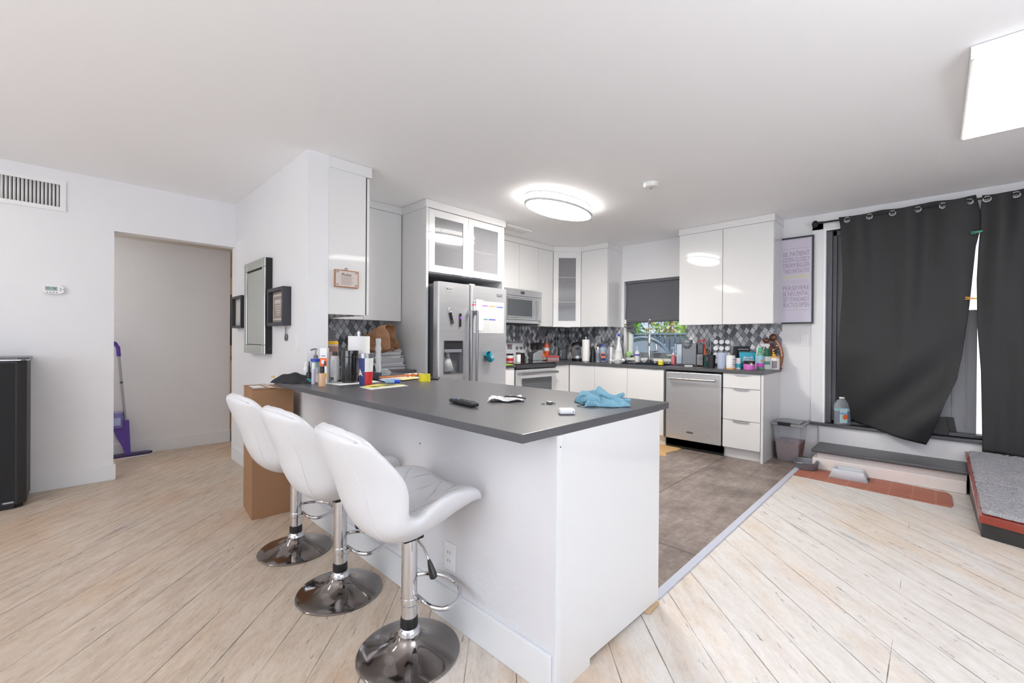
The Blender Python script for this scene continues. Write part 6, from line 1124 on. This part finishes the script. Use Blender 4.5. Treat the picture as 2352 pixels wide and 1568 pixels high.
t = lath('dish_soap_bottle', 'orange bottle with a bright red pump left of the pod carousel', 'bottle', 1619, 841, 779, 15, [('body', [(0, 0), (.92, 0), (1, .04), (1, .42), (.7, .62), (.4, .7), (.4, .74), (0, .74)], mat('or_body', (240, 120, 60), .25)), ('label', [(.98, .08), (1.03, .08), (1.03, .38), (.98, .38)], CREAM), ('collar', [(0, .72), (.5, .72), (.45, .80), (.16, .82), (.16, .95), (0, .95)], mat('pump_red', (232, 44, 56), .3))])
r, h = t['_r'], t['_h']; OB('pump_head', M().tube([(.55*r, 0, .99*h), (.1*r, 0, .98*h), (-1.0*r, 0, .965*h), (-1.5*r, 0, .90*h)], .16*r, 8), MC['pump_red'], t)
t = boxy('coffee_box', 'small dark green box with a yellow disc left of the black cup', 'box', 1626, 842, 815, 12, [('box_body', (-1, 1, -.8, .8, 0, 1), mat('dkgreen', (52, 84, 92), .4), .001), ('yellow_disc', (-.5, .6, -.83, -.8, .5, .85), GOLD, 0)], depth=.8)
lath('cup', 'matt black cup in front of the pod carousel', 'cup', 1638, 845, 815, 18, [('cup_body', [(0, 0), (.8, 0), (.84, .02), (1, 1), (.9, 1), (.76, .05), (0, .05)], mat('cup_black', (40, 42, 46), .5))], seg=28)
t = thing('pod_carousel', 'clear rack holding white coffee pods with a wire frame', 'pod rack', spot(1666, 842, CT, .10), .25); k = scale_at(spot(1666, 842, CT, .1)); H = 72*k
OB('top_tray', M().box(-.11, .02, -.04, .04, H*.95, H*1.0, bev=.004), GLASS, t); OB('side_wall', M().box(.112, .116, -.05, .05, 0, H*.92), GLASS, t); OB('side_wall', M().box(-.116, -.112, -.05, .05, 0, H*.92), GLASS, t); OB('rack_back', M().box(-.11, .11, .045, .048, 0, H*.9), mat('back_clear', (150, 152, 160), .2, alpha=.5), t)
m = M()
for k_ in range(4):
    z_ = .03+k_*.076
    m.tube([(-.11, -.045, z_), (.11, -.045, z_)], .002, 5)
    for q_ in range(3): m.ring((-.128, -.01*q_, z_), .022, .0018, 'x', 14, 5)
OB('wire_frame', m, DGREY, t)
podm = None
for r_i in range(4):
    for c_i in range(3):
        x_, z_ = -.058+c_i*.062, .06+r_i*.076
        if podm is None:
            podm = thing('coffee_pod', 'white foil-topped coffee pod in the clear rack', 'coffee pod', (0, 0, 0), .25, group='coffee pods in the rack')
            OB('pod_cup', M().lathe([(0, .03), (.018, .03), (.024, 0), (.0265, -.002), (.0265, -.004), (0, -.004)], 18).turn(Matrix.Rotation(-PI/2, 4, 'X')), PWHITE, podm); OB('foil', M().lathe([(0, 0), (.019, 0), (.019, .0012), (0, .0012)], 18).turn(Matrix.Translation((0, -.0042, 0)) @ Matrix.Rotation(PI/2, 4, 'X')), mat('foil', (216, 216, 218), .35, .3), podm); o = podm
        else: o = dup(podm, (0, 0, 0), .25, 'white foil-topped coffee pod in the clear rack')
        o.location = t.location+Matrix.Rotation(.25, 3, 'Z') @ Vector((x_, -.035, z_))
lath('cup', 'frosted pale blue plastic cup in front of the white pods', 'cup', 1663.5, 847, 810, 23, [('cup_body', [(0, 0), (.78, 0), (.8, .02), (1, 1), (.95, 1), (.75, .04), (0, .04)], mat('cup_frost', (186, 196, 220), .35, alpha=.85))], seg=28)
t = jar('supplement_bottle', 'white supplement tub with an orange base band', 1683, 848, 816, 19, PWHITE, PWHITE, None, cat='bottle', cz=.86); r, h = t['_r'], t['_h']
OB('base_band', M().lathe([(.98*r, .02*h), (1.02*r, .02*h), (1.02*r, .10*h), (.98*r, .10*h)], 20), mat('ob', (244, 176, 90), .4), t)
for z_, w_ in ((.68, .9), (.32, .6), (.52, .5), (.46, .5), (.2, .55)): OB('print_line', M().box(-.1*r, w_*r, -1.03*r, -.75*r, z_*h, (z_+.035)*h), INK if z_ in (.68, .32) else LGREY, t)
t = jar('supplement_bottle', 'small white jar with a teal picture beside the teal pouch', 1698.5, 848, 822, 13, PWHITE, PWHITE, mat('teal_pic', (60, 176, 190), .4), cat='bottle', lz=(.15, .5), cz=.84)
t = boxy('protein_box', 'black protein box behind the teal pouch', 'box', 1703, 838, 795, 30, [('box_body', (-1, 1, -.5, .5, 0, 1), mat('pbox', (38, 42, 50), .4), .001), ('picture', (-.9, .95, -.52, -.5, .1, .45), ORG, 0)], depth=.5, y=5.33); label_text(t, 'LIVE PROTEIN', .86, 1.6, .05, PAPER, -.53); label_text(t, '++', .68, .8, .12, TEAL, -.53, .3)
t = thing('treat_pouch', 'bright teal stand-up pouch lettered Earth Detox', 'pouch', spot(1722.5, 846, CT, .03), .30); k = scale_at(spot(1722, 846, CT, .03)); W_, H = 39*k/2, 38*k
m = M(); m.grid(lambda u_, v_: Vector(((u_-.5)*2*W_*(.96+.04*v_), -.022*(1-v_**2)*(1-abs(2*u_-1)**3), v_*H)), 16, 12); m.grid(lambda u_, v_: Vector(((u_-.5)*2*W_*(.96+.04*v_), .022*(1-v_**2)*(1-abs(2*u_-1)**3), v_*H)), 16, 12); OB('pouch_body', m, mat('pouch_teal', (22, 158, 186), .3), t, 80, solid=.001)
OB('lower_panel', M().box(-W_*.94, W_*.94, -.0245, -.019, .01, H*.35, bev=.002), mat('pouch_dark', (18, 92, 112), .3), t); OB('seal_strip', M().box(-W_*.98, W_*.98, -.003, .003, H*.93, H*1.005), mat('seal', (40, 120, 128), .3), t)
txt(t, 'Earth', (0, -.0195, H*.66), W_*1.0, H*.12, ((1, 0, 0), (0, 0, 1)), PWHITE, bold=.02); txt(t, 'Detox', (0, -.0225, H*.52), W_*1.2, H*.14, ((1, 0, 0), (0, 0, 1)), PWHITE, bold=.02)
t = jar('balm_jar', 'short pink-labelled jar with a black lid in front of the teal pouch', 1728, 850, 829, 24, BLACK, BLACK, PINK, lz=(.03, .66), cz=.72, seg=28); r, h = t['_r'], t['_h']; OB('label_patch', M().box(-.35*r, .0, -1.04*r, -.9*r, .5*h, .78*h), CREAM, t)
t = bottle('dressing_bottle', 'green-capped clear bottle with a dog picture and pink band', 1750, 849, 798, 15, mat('green_clear', (120, 170, 140), .1, alpha=.85), mat('cap_green', (50, 190, 110), .35), mat('lab_sky', (150, 200, 226), .4), lz=(.3, .64), capz=.86, capr=.45); r, h = t['_r'], t['_h']
OB('pink_band', M().lathe([(.98*r, .12*h), (1.03*r, .12*h), (1.03*r, .3*h), (.98*r, .3*h)], 20), mat('magenta', (206, 84, 186), .4), t); OB('picture', M().sphere((0, -1.0*r, .42*h), .45*r, 1, .2, 1, u=10, v=7), GOLD, t)
t = lath('spray_bottle', 'white and dark green trigger spray behind the dog-picture bottle', 'bottle', 1761.5, 847, 786, 19, [('body', [(0, 0), (.85, 0), (.9, .04), (.85, .48), (.6, .66), (.4, .72), (0, .72)], mat('spr_white', (222, 226, 222), .3)), ('green_shoulder', [(.86, .48), (.9, .48), (.64, .67), (.45, .73), (.4, .78), (0, .78)], mat('spr_green', (28, 104, 72), .35)), ('label_band', [(.87, .18), (.92, .18), (.92, .30), (.87, .30)], mat('spr_teal', (100, 150, 144), .4))], sy=.6, y=5.20)
r, h = t['_r'], t['_h']; m = M(); m.box(-1.3*r, .5*r, -.25*r, .25*r, .84*h, .94*h, bev=.004); m.box(-.2*r, .2*r, -.2*r, .2*r, .76*h, .86*h, bev=.002); OB('trigger_head', m, PWHITE, t); OB('trigger', M().tube([(-.6*r, 0, .86*h), (-.7*r, 0, .80*h), (-.95*r, 0, .74*h)], .08*r+.001, 6), PWHITE, t)
bottle('bottle', 'white-capped bottle peeking out behind the teal pouch', 1739.5, 838, 800, 8, PWHITE, PWHITE, None, y=5.22)
t = jar('duck_jar', 'white jar with a black and white label and a yellow duck on its lid', 1784, 849, 818, 23, PWHITE, mat('jl', (222, 176, 120), .4), None, cz=.88, seg=28); r, h = t['_r'], t['_h']
OB('label', M().box(-.75*r, .05*r, -1.02*r, -.6*r, .12*h, .66*h, bev=.001), mat('jar_lab', (150, 144, 148), .5), t); OB('duck_body', M().sphere((-.1*r, -.2*r, 1.08*h), .3*r, 1.25, 1, .7, u=12, v=8), mat('duck', (252, 200, 30), .35), t); OB('duck_head', M().sphere((-.2*r, -.2*r, 1.26*h), .17*r, u=10, v=7), MC['duck'], t); OB('duck_beak', M().sphere((-.36*r, -.24*r, 1.24*h), .07*r, 1.3, 1, .5, u=8, v=6), ORG, t)
# carved wooden figures
t = thing('wood_sculpture', 'dark reddish carved wood sculpture of two abstract embracing figures', 'sculpture', (at(1779, 846, y=5.37).x, 5.37, CT), .1); k = scale_at(at(1779, 846, y=5.37)); WD = mat('carved_wood', (98, 50, 34), .25, coat=.5, noise=.3, nscale=8)
def pxp(u, v): return Vector(((u-1779)*k*1.03, 0, (846-v)*k))
OB('figure_head', M().sphere(pxp(1776, 774), .034*1.1, 1.05, .9, 1.1), WD, t); OB('figure_head', M().sphere(pxp(1762, 781), .026*1.15, 1.1, .9, .95), WD, t)
OB('figure_body', M().tube([pxp(1779, 778), pxp(1786, 788), pxp(1791, 800), pxp(1793, 815), pxp(1790, 832), pxp(1786, 845)], .02, 10, radii=[.012, .02, .018, .02, .024, .03]), mat('carved_wood_light', (142, 92, 66), .25, coat=.5, noise=.25, nscale=8), t)
OB('figure_body', M().tube([pxp(1765, 784), pxp(1771, 794), pxp(1772, 806), pxp(1770, 820), pxp(1768, 845)], .02, 10, radii=[.012, .017, .016, .02, .03]), WD, t)
OB('figure_arm', M().tube([pxp(1767, 790), pxp(1776, 797), pxp(1784, 793), pxp(1788, 786)], .009, 8), WD, t); OB('figure_arm', M().tube([pxp(1774, 806), pxp(1781, 800), pxp(1788, 798)], .008, 8), WD, t)
OB('sculpture_base', M().box(-.06, .075, -.03, .03, 0, .012, bev=.004), WD, t)
